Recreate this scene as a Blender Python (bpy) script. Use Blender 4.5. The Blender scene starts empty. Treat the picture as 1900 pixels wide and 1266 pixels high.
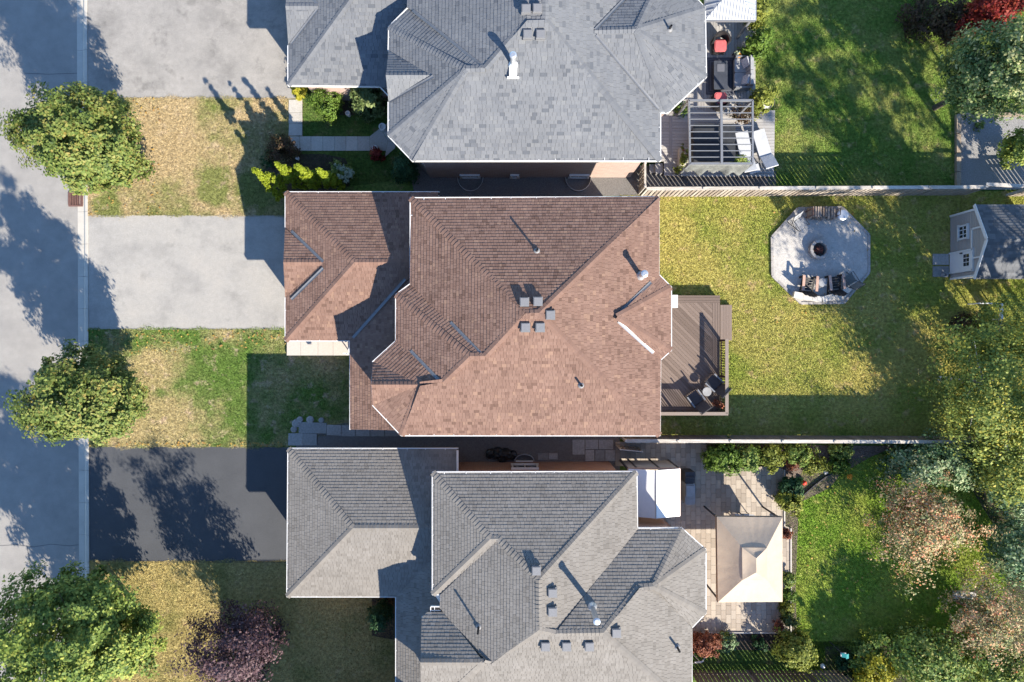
import bpy, math, random
import numpy as np
from mathutils import Vector, Matrix

random.seed(7)
RNG = np.random.default_rng(7)
S = bpy.context.scene
COL = S.collection

# ------------------------------------------------------------------ camera, sky, sun, exposure
H = 32.0            # camera height over the lawns
F = 1267.0          # focal length in photo pixels (1900 wide)
cam_d = bpy.data.cameras.new('camera')
cam = bpy.data.objects.new('camera', cam_d)
COL.objects.link(cam)
cam.location = (0, 0, H)
cam.rotation_euler = (0, 0, 0)
cam_d.sensor_width = 36.0
cam_d.lens = 36.0 * F / 1900.0
cam_d.clip_end = 2000
S.camera = cam

SUN_EL, SUN_AZ = 31.5, 144.0        # elevation, compass bearing of the sun
w = bpy.data.worlds.new('World')
S.world = w
w.use_nodes = True
wn = w.node_tree.nodes
bg = wn['Background']
sky = wn.new('ShaderNodeTexSky')
sky.sky_type = 'NISHITA'
sky.sun_disc = False
sky.sun_elevation = math.radians(SUN_EL)
sky.sun_rotation = math.radians(SUN_AZ)
sky.ozone_density = 5.0
sky.dust_density = 0.0
sky.air_density = 1.0
w.node_tree.links.new(sky.outputs[0], bg.inputs[0])
bg.inputs[1].default_value = 0.118
sd = bpy.data.lights.new('sun', 'SUN')
sd.energy = 4.8
sd.angle = math.radians(0.55)
sd.color = (1.0, 0.91, 0.77)
so = bpy.data.objects.new('sun', sd)
COL.objects.link(so)
_a, _e = math.radians(SUN_AZ), math.radians(SUN_EL)
_d = Vector((math.sin(_a) * math.cos(_e), math.cos(_a) * math.cos(_e), math.sin(_e)))
so.rotation_euler = _d.to_track_quat('Z', 'Y').to_euler()
S.view_settings.view_transform = 'Standard'
S.view_settings.look = 'None'
S.view_settings.exposure = 1.5
S.view_settings.gamma = 1.0
S.view_settings.use_curve_mapping = False

# ------------------------------------------------------------------ helpers
def G(px, py, z=0.0):
    """world point whose height is z and that the photo shows at pixel px, py"""
    k = (H - z) / F
    return Vector(((px - 950.0) * k, (633.0 - py) * k, z))

def tag(o, label=None, cat=None, group=None, kind=None):
    if label: o['label'] = label
    if cat: o['category'] = cat
    if group: o['group'] = group
    if kind: o['kind'] = kind
    return o

def wloc(o):
    v = Vector((0, 0, 0))
    while o is not None:
        v += o.location
        o = o.parent
    return v

def thing(name, loc, label, cat, group=None, rz=0.0):
    o = bpy.data.objects.new(name, None)
    o.empty_display_size = 0.2
    COL.objects.link(o)
    o.location = loc
    o.rotation_euler = (0, 0, rz)
    return tag(o, label, cat, group)

def link(name, me, parent=None):
    o = bpy.data.objects.new(name, me)
    COL.objects.link(o)
    if parent is not None: o.parent = parent
    return o

def setvar(me, vals):
    a = me.attributes.new('var', 'FLOAT', 'FACE')
    a.data.foreach_set('value', np.asarray(vals, dtype=np.float32))

class MB:
    def __init__(s):
        s.v, s.f, s.a = [], [], []
    def _add(s, vs, fs, var=0.5):
        n = len(s.v)
        s.v += [tuple(x) for x in vs]
        s.f += [tuple(i + n for i in f) for f in fs]
        s.a += [var] * len(fs)
        return s
    def box(s, c, size, rz=0.0, var=0.5, m=None):
        cx, cy, cz = c; sx, sy, sz = size[0] / 2, size[1] / 2, size[2] / 2
        ca, sa = math.cos(rz), math.sin(rz)
        vs = []
        for dz in (-sz, sz):
            for dx, dy in ((-sx, -sy), (sx, -sy), (sx, sy), (-sx, sy)):
                p = Vector((dx, dy, dz))
                if m is not None: p = m @ p
                else: p = Vector((dx * ca - dy * sa, dx * sa + dy * ca, dz))
                vs.append((cx + p.x, cy + p.y, cz + p.z))
        return s._add(vs, [(3, 2, 1, 0), (4, 5, 6, 7), (0, 1, 5, 4), (1, 2, 6, 5), (2, 3, 7, 6), (3, 0, 4, 7)], var)
    def beam(s, p0, p1, wd, ht, var=0.5):
        """square bar between two points"""
        p0, p1 = Vector(p0), Vector(p1)
        d = p1 - p0; L = d.length
        q = d.to_track_quat('X', 'Z').to_matrix()
        c = (p0 + p1) / 2
        return s.box(c, (L, wd, ht), var=var, m=q)
    def tube(s, pts, rad, n=8, var=0.5, cap=True):
        pts = [Vector(p) for p in pts]
        if not hasattr(rad, '__len__'): rad = [rad] * len(pts)
        vs, fs = [], []
        for i, p in enumerate(pts):
            d = (pts[min(i + 1, len(pts) - 1)] - pts[max(i - 1, 0)]).normalized()
            a = d.orthogonal().normalized() if abs(d.z) < .95 else Vector((1, 0, 0))
            a = (a - d * a.dot(d)).normalized()
            b = d.cross(a)
            for k in range(n):
                t = 2 * math.pi * k / n
                vs.append(p + (a * math.cos(t) + b * math.sin(t)) * rad[i])
        for i in range(len(pts) - 1):
            for k in range(n):
                k2 = (k + 1) % n
                fs.append((i * n + k, i * n + k2, (i + 1) * n + k2, (i + 1) * n + k))
        if cap:
            fs.append(tuple(range(n))[::-1]); fs.append(tuple((len(pts) - 1) * n + k for k in range(n)))
        return s._add(vs, fs, var)
    def lathe(s, c, prof, n=16, var=0.5):
        vs, fs = [], []
        for r, z in prof:
            for k in range(n):
                t = 2 * math.pi * k / n
                vs.append((c[0] + r * math.cos(t), c[1] + r * math.sin(t), c[2] + z))
        for i in range(len(prof) - 1):
            for k in range(n):
                k2 = (k + 1) % n
                fs.append((i * n + k, i * n + k2, (i + 1) * n + k2, (i + 1) * n + k))
        fs.append(tuple((len(prof) - 1) * n + k for k in range(n)))
        return s._add(vs, fs, var)
    def prism(s, poly, z0, z1, var=0.5, top=True, bottom=False):
        n = len(poly)
        vs = [(p[0], p[1], z0) for p in poly] + [(p[0], p[1], z1) for p in poly]
        fs = [(i, (i + 1) % n, n + (i + 1) % n, n + i) for i in range(n)]
        if top: fs.append(tuple(range(n, 2 * n)))
        if bottom: fs.append(tuple(range(n))[::-1])
        return s._add(vs, fs, var)
    def face(s, pts, var=0.5):
        return s._add(pts, [tuple(range(len(pts)))], var)
    def build(s, name, m, parent=None, local=False, smooth=False):
        off = Vector((0, 0, 0)) if (parent is None or local) else wloc(parent)
        me = bpy.data.meshes.new(name)
        me.from_pydata([(x - off.x, y - off.y, z - off.z) for x, y, z in s.v], [], s.f)
        setvar(me, s.a)
        if smooth: me.polygons.foreach_set('use_smooth', [True] * len(me.polygons))
        me.materials.append(m)
        return link(name, me, parent)

def mesh_np(name, V, nper, m, var, parent=None):
    """V: (nfaces*nper, 3) loose faces of nper corners"""
    nv = len(V); nf = nv // nper
    me = bpy.data.meshes.new(name)
    me.vertices.add(nv); me.vertices.foreach_set('co', V.astype(np.float32).ravel())
    me.loops.add(nv); me.loops.foreach_set('vertex_index', np.arange(nv, dtype=np.int32))
    me.polygons.add(nf)
    me.polygons.foreach_set('loop_start', np.arange(0, nv, nper, dtype=np.int32))
    me.update(calc_edges=True)
    setvar(me, var)
    me.materials.append(m)
    return link(name, me, parent)

def ccw(poly):
    a = sum(poly[i][0] * poly[(i + 1) % len(poly)][1] - poly[(i + 1) % len(poly)][0] * poly[i][1] for i in range(len(poly)))
    return poly if a > 0 else poly[::-1]

def inset(poly, d):
    poly = ccw([Vector((p[0], p[1])) for p in poly]); n = len(poly); out = []
    for i in range(n):
        p0, p1, p2 = poly[i - 1], poly[i], poly[(i + 1) % n]
        d1 = (p1 - p0).normalized(); d2 = (p2 - p1).normalized()
        n1 = Vector((-d1.y, d1.x)); n2 = Vector((-d2.y, d2.x))
        k = 1 + n1.dot(n2)
        out.append(p1 + (n1 + n2) * (d / max(k, 0.3)))
    return out

def clip_half(poly, a, b, c):
    """keep a*x+b*y>=c"""
    out = []
    n = len(poly)
    for i in range(n):
        p, q = poly[i], poly[(i + 1) % n]
        dp, dq = a * p[0] + b * p[1] - c, a * q[0] + b * q[1] - c
        if dp >= 0: out.append(p)
        if (dp >= 0) != (dq >= 0):
            t = dp / (dp - dq)
            out.append((p[0] + t * (q[0] - p[0]), p[1] + t * (q[1] - p[1])))
    return out

def clip_rect(poly, x0, x1, y0, y1):
    for a, b, c in ((1, 0, x0), (-1, 0, -x1), (0, 1, y0), (0, -1, -y1)):
        poly = clip_half(poly, a, b, c)
        if len(poly) < 3: return []
    return poly

def area(poly):
    return 0.5 * abs(sum(poly[i][0] * poly[(i + 1) % len(poly)][1] - poly[(i + 1) % len(poly)][0] * poly[i][1] for i in range(len(poly))))

def inside(pts, poly):
    x, y = pts[:, 0], pts[:, 1]; r = np.zeros(len(pts), bool)
    n = len(poly)
    for i in range(n):
        x0, y0 = poly[i][0], poly[i][1]; x1, y1 = poly[(i + 1) % n][0], poly[(i + 1) % n][1]
        if y0 == y1: continue
        c = ((y0 > y) != (y1 > y)) & (x < (x1 - x0) * (y - y0) / (y1 - y0) + x0)
        r ^= c
    return r

# ------------------------------------------------------------------ materials
MATS = {}
def M(name, cols, src='noise', scale=3.0, rough=0.85, fine=(40, 0.25), bump=(60, 0.3, 0.01), metal=0.0, spec=0.3, transl=0.0, big=None, grain=None, stain=None):
    m = bpy.data.materials.new(name); MATS[name] = m
    m.use_nodes = True
    nt = m.node_tree; N = nt.nodes; L = nt.links
    bs = N['Principled BSDF']
    bs.inputs['Roughness'].default_value = rough
    bs.inputs['Metallic'].default_value = metal
    bs.inputs['Specular IOR Level'].default_value = spec
    geo = N.new('ShaderNodeNewGeometry')
    pos = geo.outputs['Position']
    def noise(sc, det=5.0, ro=0.6):
        n = N.new('ShaderNodeTexNoise'); n.inputs['Scale'].default_value = sc
        n.inputs['Detail'].default_value = det; n.inputs['Roughness'].default_value = ro
        L.new(pos, n.inputs['Vector']); return n.outputs[0]
    if len(cols) == 1: cols = [cols[0], cols[0]]
    rp = N.new('ShaderNodeValToRGB'); el = rp.color_ramp.elements
    st = [i / (len(cols) - 1) for i in range(len(cols))]
    lo, hi = (0.32, 0.68) if src == 'noise' else (0.0, 1.0)
    el[0].position = lo; el[1].position = hi
    for i in range(1, len(cols) - 1): el.new(lo + (hi - lo) * st[i])
    for i, c in enumerate(cols): el[i].color = (*c, 1)
    if src == 'attr':
        at = N.new('ShaderNodeAttribute'); at.attribute_name = 'var'; L.new(at.outputs['Fac'], rp.inputs[0])
    elif src == 'obj':
        oi = N.new('ShaderNodeObjectInfo'); L.new(oi.outputs['Random'], rp.inputs[0])
    else:
        L.new(noise(scale), rp.inputs[0])
    c = rp.outputs[0]
    def mul(c, sc, amt, det=5.0):
        mr = N.new('ShaderNodeMapRange'); mr.inputs[1].default_value = .3; mr.inputs[2].default_value = .7
        mr.inputs[3].default_value = 1 - amt; mr.inputs[4].default_value = 1 + amt
        L.new(noise(sc, det), mr.inputs[0])
        vm = N.new('ShaderNodeVectorMath'); vm.operation = 'SCALE'
        L.new(c, vm.inputs[0]); L.new(mr.outputs[0], vm.inputs['Scale']); return vm.outputs[0]
    if fine: c = mul(c, *fine)
    if big: c = mul(c, *big)
    if grain:          # streaks along x
        mp = N.new('ShaderNodeMapping'); mp.inputs['Scale'].default_value = grain
        L.new(pos, mp.inputs[0])
        n = N.new('ShaderNodeTexNoise'); n.inputs['Scale'].default_value = 1.0; n.inputs['Detail'].default_value = 4
        L.new(mp.outputs[0], n.inputs['Vector'])
        mr = N.new('ShaderNodeMapRange'); mr.inputs[1].default_value = .3; mr.inputs[2].default_value = .7
        mr.inputs[3].default_value = .75; mr.inputs[4].default_value = 1.25
        L.new(n.outputs[0], mr.inputs[0])
        vm = N.new('ShaderNodeVectorMath'); vm.operation = 'SCALE'
        L.new(c, vm.inputs[0]); L.new(mr.outputs[0], vm.inputs['Scale']); c = vm.outputs[0]
    if stain:          # old oil and water marks: (scale, threshold, darkness)
        mr = N.new('ShaderNodeMapRange'); mr.interpolation_type = 'SMOOTHSTEP'
        mr.inputs[1].default_value = stain[1]; mr.inputs[2].default_value = stain[1] + .16
        mr.inputs[3].default_value = 1.0; mr.inputs[4].default_value = 1 - stain[2]
        L.new(noise(stain[0], 8.0, .7), mr.inputs[0])
        vm = N.new('ShaderNodeVectorMath'); vm.operation = 'SCALE'
        L.new(c, vm.inputs[0]); L.new(mr.outputs[0], vm.inputs['Scale']); c = vm.outputs[0]
    L.new(c, bs.inputs['Base Color'])
    if bump:
        b = N.new('ShaderNodeBump'); b.inputs['Strength'].default_value = bump[1]; b.inputs['Distance'].default_value = bump[2]
        L.new(noise(bump[0], 4.0), b.inputs['Height']); L.new(b.outputs[0], bs.inputs['Normal'])
    if transl:
        tr = N.new('ShaderNodeBsdfTranslucent'); L.new(c, tr.inputs[0])
        mx = N.new('ShaderNodeMixShader'); mx.inputs[0].default_value = transl
        L.new(bs.outputs[0], mx.inputs[1]); L.new(tr.outputs[0], mx.inputs[2])
        L.new(mx.outputs[0], N['Material Output'].inputs[0])
    return m

def lawn_mat(name, green, dry, bare, bias, patch=0.45, spots=()):
    """patchy grass: green tufts, dry straw, a little bare thatch"""
    m = bpy.data.materials.new(name); m.use_nodes = True
    nt = m.node_tree; N = nt.nodes; L = nt.links
    bs = N['Principled BSDF']; bs.inputs['Roughness'].default_value = .9; bs.inputs['Specular IOR Level'].default_value = .1
    pos = N.new('ShaderNodeNewGeometry').outputs['Position']
    def noise(sc, det=4.0, off=0):
        mp = N.new('ShaderNodeMapping'); mp.inputs['Location'].default_value = (off, off * 1.7, 0); mp.inputs['Scale'].default_value = (1, 1, 0)
        L.new(pos, mp.inputs[0])
        n = N.new('ShaderNodeTexNoise'); n.inputs['Scale'].default_value = sc; n.inputs['Detail'].default_value = det
        n.inputs['Roughness'].default_value = .65
        L.new(mp.outputs[0], n.inputs['Vector']); return n.outputs[0]
    def mr(x, a, b):
        r = N.new('ShaderNodeMapRange'); r.inputs[1].default_value = a; r.inputs[2].default_value = b
        L.new(x, r.inputs[0]); return r.outputs[0]
    def mix(f, a, b):
        x = N.new('ShaderNodeMix'); x.data_type = 'RGBA'; L.new(f, x.inputs[0])
        for s, c in ((6, a), (7, b)):
            if isinstance(c, tuple): x.inputs[s].default_value = (*c, 1)
            else: L.new(c, x.inputs[s])
        return x.outputs[2]
    f1 = mr(noise(patch, 6.0, 3.1), .5 - bias - .13, .5 - bias + .13)
    f2 = mr(noise(1.7, 5.0, 9.0), .56, .72)
    for sx, sy, sr, sv in spots:       # worn (1) or lush (0) places: photo pixel, radius in pixels
        q = G(sx, sy)
        ds = N.new('ShaderNodeVectorMath'); ds.operation = 'DISTANCE'; ds.inputs[1].default_value = (q.x, q.y, 0); L.new(pos, ds.inputs[0])
        wob = N.new('ShaderNodeMath'); wob.operation = 'MULTIPLY_ADD'; wob.inputs[1].default_value = sr * H / F * 1.6; wob.inputs[2].default_value = -sr * H / F * .8
        L.new(noise(1.3, 6.0, sx), wob.inputs[0])
        ad = N.new('ShaderNodeMath'); L.new(ds.outputs['Value'], ad.inputs[0]); L.new(wob.outputs[0], ad.inputs[1])
        k = N.new('ShaderNodeMapRange'); k.inputs[1].default_value = sr * H / F * .7; k.inputs[2].default_value = sr * H / F * 1.1
        k.inputs[3].default_value = .85; k.inputs[4].default_value = 0; L.new(ad.outputs[0], k.inputs[0])
        mf = N.new('ShaderNodeMix'); mf.data_type = 'FLOAT'; L.new(k.outputs[0], mf.inputs[0]); L.new(f1, mf.inputs[2]); mf.inputs[3].default_value = sv
        f1 = mf.outputs[0]
    c = mix(f1, green, dry); c = mix(f2, c, bare)
    f3 = mr(noise(7.0, 4.0, 1.0), .35, .65)
    dk = N.new('ShaderNodeVectorMath'); dk.operation = 'SCALE'; L.new(c, dk.inputs[0]); dk.inputs['Scale'].default_value = .68
    br = N.new('ShaderNodeVectorMath'); br.operation = 'SCALE'; L.new(c, br.inputs[0]); br.inputs['Scale'].default_value = 1.25
    c = mix(f3, dk.outputs[0], br.outputs[0])
    at = N.new('ShaderNodeAttribute'); at.attribute_name = 'var'
    r = N.new('ShaderNodeMapRange'); r.inputs[3].default_value = .8; r.inputs[4].default_value = 1.2
    L.new(at.outputs['Fac'], r.inputs[0])
    vm = N.new('ShaderNodeVectorMath'); vm.operation = 'SCALE'; L.new(c, vm.inputs[0]); L.new(r.outputs[0], vm.inputs['Scale'])
    L.new(vm.outputs[0], bs.inputs['Base Color'])
    b = N.new('ShaderNodeBump'); b.inputs['Strength'].default_value = .7; b.inputs['Distance'].default_value = .06
    L.new(noise(14.0, 4.0), b.inputs['Height']); L.new(b.outputs[0], bs.inputs['Normal'])
    return m

def brick_mat(name, c1, c2, mortar):
    m = bpy.data.materials.new(name); m.use_nodes = True
    nt = m.node_tree; N = nt.nodes; L = nt.links
    bs = N['Principled BSDF']; bs.inputs['Roughness'].default_value = .9
    g = N.new('ShaderNodeNewGeometry')
    sp = N.new('ShaderNodeSeparateXYZ'); L.new(g.outputs['Position'], sp.inputs[0])
    ad = N.new('ShaderNodeMath'); L.new(sp.outputs[0], ad.inputs[0]); L.new(sp.outputs[1], ad.inputs[1])
    cb = N.new('ShaderNodeCombineXYZ'); L.new(ad.outputs[0], cb.inputs[0]); L.new(sp.outputs[2], cb.inputs[1])
    br = N.new('ShaderNodeTexBrick'); L.new(cb.outputs[0], br.inputs['Vector'])
    br.inputs['Scale'].default_value = 1.0; br.inputs['Brick Width'].default_value = .22; br.inputs['Row Height'].default_value = .075
    br.inputs['Mortar Size'].default_value = .006; br.inputs['Color1'].default_value = (*c1, 1); br.inputs['Color2'].default_value = (*c2, 1)
    br.inputs['Mortar'].default_value = (*mortar, 1)
    L.new(br.outputs[0], bs.inputs['Base Color'])
    b = N.new('ShaderNodeBump'); b.inputs['Strength'].default_value = .5; b.inputs['Distance'].default_value = .01; b.invert = True
    L.new(br.outputs['Fac'], b.inputs['Height']); L.new(b.outputs[0], bs.inputs['Normal'])
    return m

m_road = M('road_asphalt', [(0.2215, 0.2098, 0.1953), (0.2678, 0.2531, 0.2325)], scale=.8, fine=(34, .2), bump=(60, .5, .012), big=(3, .06), stain=(1.1, .6, .12))
m_drive = M('worn_asphalt', [(0.2318, 0.2226, 0.2093), (0.2884, 0.2758, 0.2558), (0.309, 0.2916, 0.266)], scale=.6, fine=(30, .2), bump=(60, .5, .012), big=(5, .06), stain=(.8, .57, .2))
m_drive_n = M('stained_asphalt', [(0.1751, 0.1655, 0.1535), (0.242, 0.2285, 0.2102), (0.2781, 0.261, 0.2381)], scale=.55, fine=(30, .22), bump=(60, .5, .012), big=(4, .08), stain=(.7, .52, .34))
m_newdrive = M('fresh_asphalt', [(0.05201, 0.0546, 0.05994), (0.06431, 0.0673, 0.07334)], scale=.7, fine=(34, .22), bump=(60, .4, .01), stain=(.9, .56, .2))
m_kerb = M('kerb_concrete', [(0.3708, 0.348, 0.3078), (0.445, 0.414, 0.3648)], scale=1.2, fine=(40, .12))
m_slab = M('pale_concrete', [(.36, .34, .31), (.43, .41, .375)], src='obj', fine=(18, .12), big=(2, .08))
m_soil = M('garden_soil', [(.035, .026, .02), (.07, .052, .04)], scale=5, fine=(30, .4), bump=(25, .8, .04))
m_mulch = M('bed_mulch', [(.10, .075, .06), (.17, .13, .105)], scale=6, fine=(30, .5), bump=(25, .9, .04))
m_gravel = M('side_gravel', [(.10, .095, .09), (.2, .19, .185)], scale=26, fine=(60, .35), bump=(40, 1, .03))
m_gravel_pale = M('pale_gravel', [(0.184, 0.18, 0.176), (0.264, 0.26, 0.256)], scale=18, fine=(50, .3), bump=(30, 1, .03))
m_dust = M('stone_dust', [(.34, .325, .30), (.43, .41, .385)], scale=9, fine=(30, .2), bump=(25, .8, .02), big=(1.2, .08))
m_white = M('white_metal', [(.62, .61, .59)], rough=.45, fine=(6, .04), bump=None)
m_offwhite = M('cream_trim', [(.62, .59, .54)], rough=.6, fine=(8, .06), bump=None)
m_trough = M('gutter_inside', [(.06, .052, .045), (.11, .095, .08)], scale=6, fine=(20, .3), bump=None)
m_valley = M('valley_metal', [(.13, .135, .145), (.17, .175, .185)], rough=.5, metal=.4, scale=3, fine=(20, .1), bump=None)
m_valley_pale = M('bare_valley_metal', [(.45, .45, .46)], rough=.4, metal=.5, fine=(20, .1), bump=None)
m_vent = M('vent_plastic', [(.17, .17, .175)], rough=.55, fine=(20, .1), bump=None)
m_pipe = M('black_pipe', [(.015, .015, .017)], rough=.5, fine=None, bump=None)
m_zinc = M('galvanised_steel', [(.55, .56, .57)], rough=.35, metal=.7, fine=(15, .08), bump=None)
m_glass = M('window_glass', [(.02, .025, .03)], rough=.05, fine=None, bump=None, spec=.8)
m_roof_b = M('brown_shingles', [(0.1189, 0.06987, 0.05204), (0.1512, 0.09021, 0.06882), (0.1663, 0.09991, 0.07554), (0.1774, 0.1079, 0.08225), (0.1915, 0.1185, 0.09061), (0.2172, 0.1354, 0.09747)], src='attr', fine=(60, .2), bump=(150, .4, .004), big=(.9, .11), rough=.95)
m_roof_a = M('grey_shingles', [(0.0893, 0.09595, 0.1074), (0.1159, 0.1216, 0.1321), (0.1283, 0.1339, 0.1434), (0.1368, 0.1415, 0.1501), (0.1425, 0.1472, 0.1548), (0.1548, 0.1587, 0.1634)], src='attr', fine=(60, .18), bump=(150, .4, .004), big=(.9, .08), rough=.95)
m_roof_c = M('stone_grey_shingles', [(0.1428, 0.13, 0.1151), (0.1677, 0.153, 0.1363), (0.1796, 0.1649, 0.1473), (0.1934, 0.1779, 0.1602)], src='attr', fine=(60, .18), bump=(150, .4, .004), big=(.9, .09), rough=.95)
m_brick_a = brick_mat('pink_brick', (.30, .20, .17), (.36, .26, .22), (.38, .35, .32))
m_brick_b = brick_mat('tan_brick', (.30, .19, .13), (.36, .24, .17), (.38, .34, .30))
m_brick_c = brick_mat('orange_brick', (.30, .15, .095), (.36, .20, .13), (.36, .32, .28))
m_fence = M('weathered_boards', [(.23, .19, .155), (.30, .255, .21), (.34, .30, .255)], src='obj', fine=(30, .2), grain=(20, 20, 2))
m_fence_dark = M('stained_boards', [(.13, .10, .08), (.19, .15, .125)], src='obj', fine=(30, .2), grain=(20, 20, 2))
m_rail_pale = M('pale_rail_wood', [(.36, .33, .29), (.43, .40, .36)], src='obj', fine=(20, .15), grain=(3, 30, 10))
m_deck_b = M('brown_deck_boards', [(0.1053, 0.07788, 0.0641), (0.1425, 0.1074, 0.08928), (0.1797, 0.1381, 0.1156)], src='obj', fine=(30, .2), rough=.75)
m_deck_a = M('grey_deck_boards', [(.25, .24, .235), (.31, .30, .29), (.35, .335, .32)], src='obj', fine=(30, .15), rough=.8)
m_deck_trim = M('deck_rail_wood', [(.19, .155, .13), (.23, .19, .165)], src='obj', fine=(30, .15))
m_deck_dark = M('dark_deck_rail', [(.05, .032, .03)], fine=(30, .15), rough=.6)
m_paver = M('patio_pavers', [(0.265, 0.225, 0.184), (0.318, 0.27, 0.2208), (0.3498, 0.305, 0.253), (0.3816, 0.325, 0.2622)], src='attr', fine=(35, .18), bump=(60, .4, .006))
m_joint = M('joint_sand', [(.11, .095, .08)], fine=(40, .2))
m_flag = M('flagstone', [(.21, .21, .205), (.27, .27, .265), (.31, .305, .295)], src='obj', fine=(14, .2), bump=(14, .5, .02))
m_bark = M('bark', [(.05, .04, .032), (.10, .085, .07)], scale=8, fine=(30, .3), bump=(20, .8, .03))
m_birch = M('birch_bark', [(.55, .53, .49), (.62, .60, .56), (.12, .11, .10)], scale=6, fine=(20, .1))
m_black = M('black_wicker', [(.018, .017, .018), (.03, .028, .03)], scale=30, rough=.6, fine=(60, .3))
m_char = M('charcoal_fabric', [(.045, .045, .05), (.06, .06, .066)], scale=8, rough=.85, fine=(50, .2))
m_greyfab = M('grey_cushion', [(.22, .225, .235), (.28, .285, .295)], scale=5, rough=.9, fine=(50, .15))
m_red = M('red_cushion', [(.42, .09, .10), (.5, .13, .13)], scale=8, rough=.85, fine=(50, .12))
m_pattern = M('patterned_pillow', [(.2, .2, .23), (.6, .6, .62)], scale=22, rough=.9, fine=None)
m_steel = M('grey_painted_steel', [(0.198, 0.2063, 0.22)], rough=.4, metal=.3, fine=(10, .05), bump=None)
m_tub = M('tub_cover', [(.022, .024, .028), (.035, .038, .043)], scale=4, rough=.5, fine=(30, .15))
m_tarp = M('grey_tarp', [(.10, .105, .10), (.16, .165, .155)], scale=3, rough=.7, fine=(20, .2), bump=(4, .6, .06))
m_lounge = M('pale_lounger', [(.36, .37, .39), (.43, .44, .45)], scale=5, rough=.8, fine=(30, .08))
m_rug = M('slate_rug', [(.045, .05, .065), (.075, .08, .10)], scale=16, rough=.95, fine=(60, .25))
m_rug_b = M('rug_border', [(.10, .105, .125)], rough=.95, fine=(60, .25))
m_table = M('slate_table', [(.035, .04, .052), (.05, .056, .07)], scale=5, rough=.5, fine=(30, .15))
m_canvas = M('beige_canvas', [(0.4429, 0.3569, 0.2696), (0.4783, 0.387, 0.2941)], scale=2, rough=.9, fine=(30, .05), bump=(5, .25, .03), transl=.12)
m_wcanvas = M('white_canvas', [(.80, .80, .80)], rough=.8, fine=(8, .03), bump=(3, .15, .03))
m_screen = M('grey_screen', [(.30, .285, .265)], rough=.9, fine=(30, .1))
m_tan = M('tan_wood', [(.40, .26, .20), (.46, .31, .25)], src='obj', fine=(30, .15))
m_stone = M('grey_block', [(.25, .235, .225), (.34, .32, .30)], src='obj', fine=(25, .2), bump=(30, .6, .02))
m_wallstone = M('pale_block', [(.42, .40, .37), (.5, .475, .44)], src='obj', fine=(25, .12), bump=(30, .5, .015))
m_ash = M('ash', [(.03, .03, .03), (.12, .115, .11)], scale=10, fine=(30, .4), bump=(15, .8, .05))
m_log = M('split_log', [(.16, .12, .095), (.24, .19, .155), (.30, .25, .21)], src='obj', fine=(25, .3), bump=(30, .6, .02))
m_char_log = M('burnt_log', [(.02, .016, .015), (.22, .06, .04)], src='obj', fine=(25, .3))
m_terra = M('terracotta', [(.40, .15, .08)], fine=(20, .15))
m_rust = M('rusty_iron', [(.10, .055, .045), (.16, .085, .07)], scale=14, rough=.8, fine=(40, .3))
m_siding = M('beige_siding', [(.34, .31, .28)], fine=(30, .08))
m_shedroof = M('slate_shingles', [(.075, .08, .09), (.10, .105, .115), (.125, .13, .14)], src='attr', fine=(90, .2), rough=.95)
m_timber = M('timber_edging', [(.22, .17, .12), (.30, .24, .18)], src='obj', fine=(20, .25), grain=(20, 2, 10))
m_mroof = M('white_ribbed_roof', [(.36, .38, .41)], rough=.4, metal=.2, fine=(4, .06), bump=None)
m_bag = M('black_plastic', [(.008, .008, .009), (.014, .014, .016)], scale=6, rough=.3, spec=.5, fine=None, bump=(9, .8, .06))
m_redmetal = M('red_paint', [(.6, .05, .03)], rough=.5, fine=(10, .1), bump=None)
m_orange = M('orange_petals', [(.75, .25, .03), (.85, .40, .05)], src='attr', fine=None, bump=None)
m_porch = M('porch_concrete', [(.40, .365, .325), (.46, .425, .38)], src='obj', fine=(20, .1))
def LM(name, cols, transl=.3):
    return M(name, cols, src='attr', rough=.6, fine=None, bump=None, spec=.25, transl=transl)
l_maple = LM('maple_leaves', [(.045, .075, .018), (.085, .13, .03), (.135, .185, .042), (.185, .225, .055), (.23, .24, .065), (.27, .22, .06)])
l_dark = LM('dark_maple_leaves', [(0.06342, 0.111, 0.02959), (0.1427, 0.2096, 0.04228), (0.2376, 0.296, 0.06341), (0.3806, 0.3946, 0.08456)])
l_purple = LM('purple_leaves', [(0.02769, 0.01636, 0.02265), (0.05664, 0.03021, 0.03776), (0.1007, 0.05664, 0.06293), (0.1636, 0.1069, 0.1069)], .15)
l_gold = LM('golden_cedar', [(0.153, 0.198, 0.0108), (0.234, 0.288, 0.018), (0.306, 0.342, 0.027)])
l_cedar = LM('cedar_foliage', [(.015, .05, .02), (.03, .08, .03), (.05, .11, .04)])
l_round = LM('round_shrub_leaves', [(.05, .10, .015), (.10, .17, .025), (.16, .24, .04)])
l_pale = LM('pale_conifer', [(.07, .12, .04), (.15, .20, .07), (.23, .27, .11)])
l_brown = LM('russet_shrub', [(.05, .03, .02), (.09, .055, .03), (.07, .07, .025)])
l_yellow = LM('yellow_leaves', [(.20, .20, .02), (.35, .33, .03), (.42, .36, .04)])
l_birch = LM('birch_leaves', [(0.0575, 0.09775, 0.023), (0.1265, 0.1782, 0.04025), (0.2185, 0.2645, 0.0575), (0.3105, 0.3335, 0.069), (0.437, 0.368, 0.0575)])
l_pink = LM('orange_tinged_leaves', [(0.08625, 0.1294, 0.05031), (0.1869, 0.2229, 0.08625), (0.3162, 0.309, 0.1437), (0.4744, 0.3594, 0.2012), (0.575, 0.345, 0.2012), (0.7188, 0.2587, 0.1294)])
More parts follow.
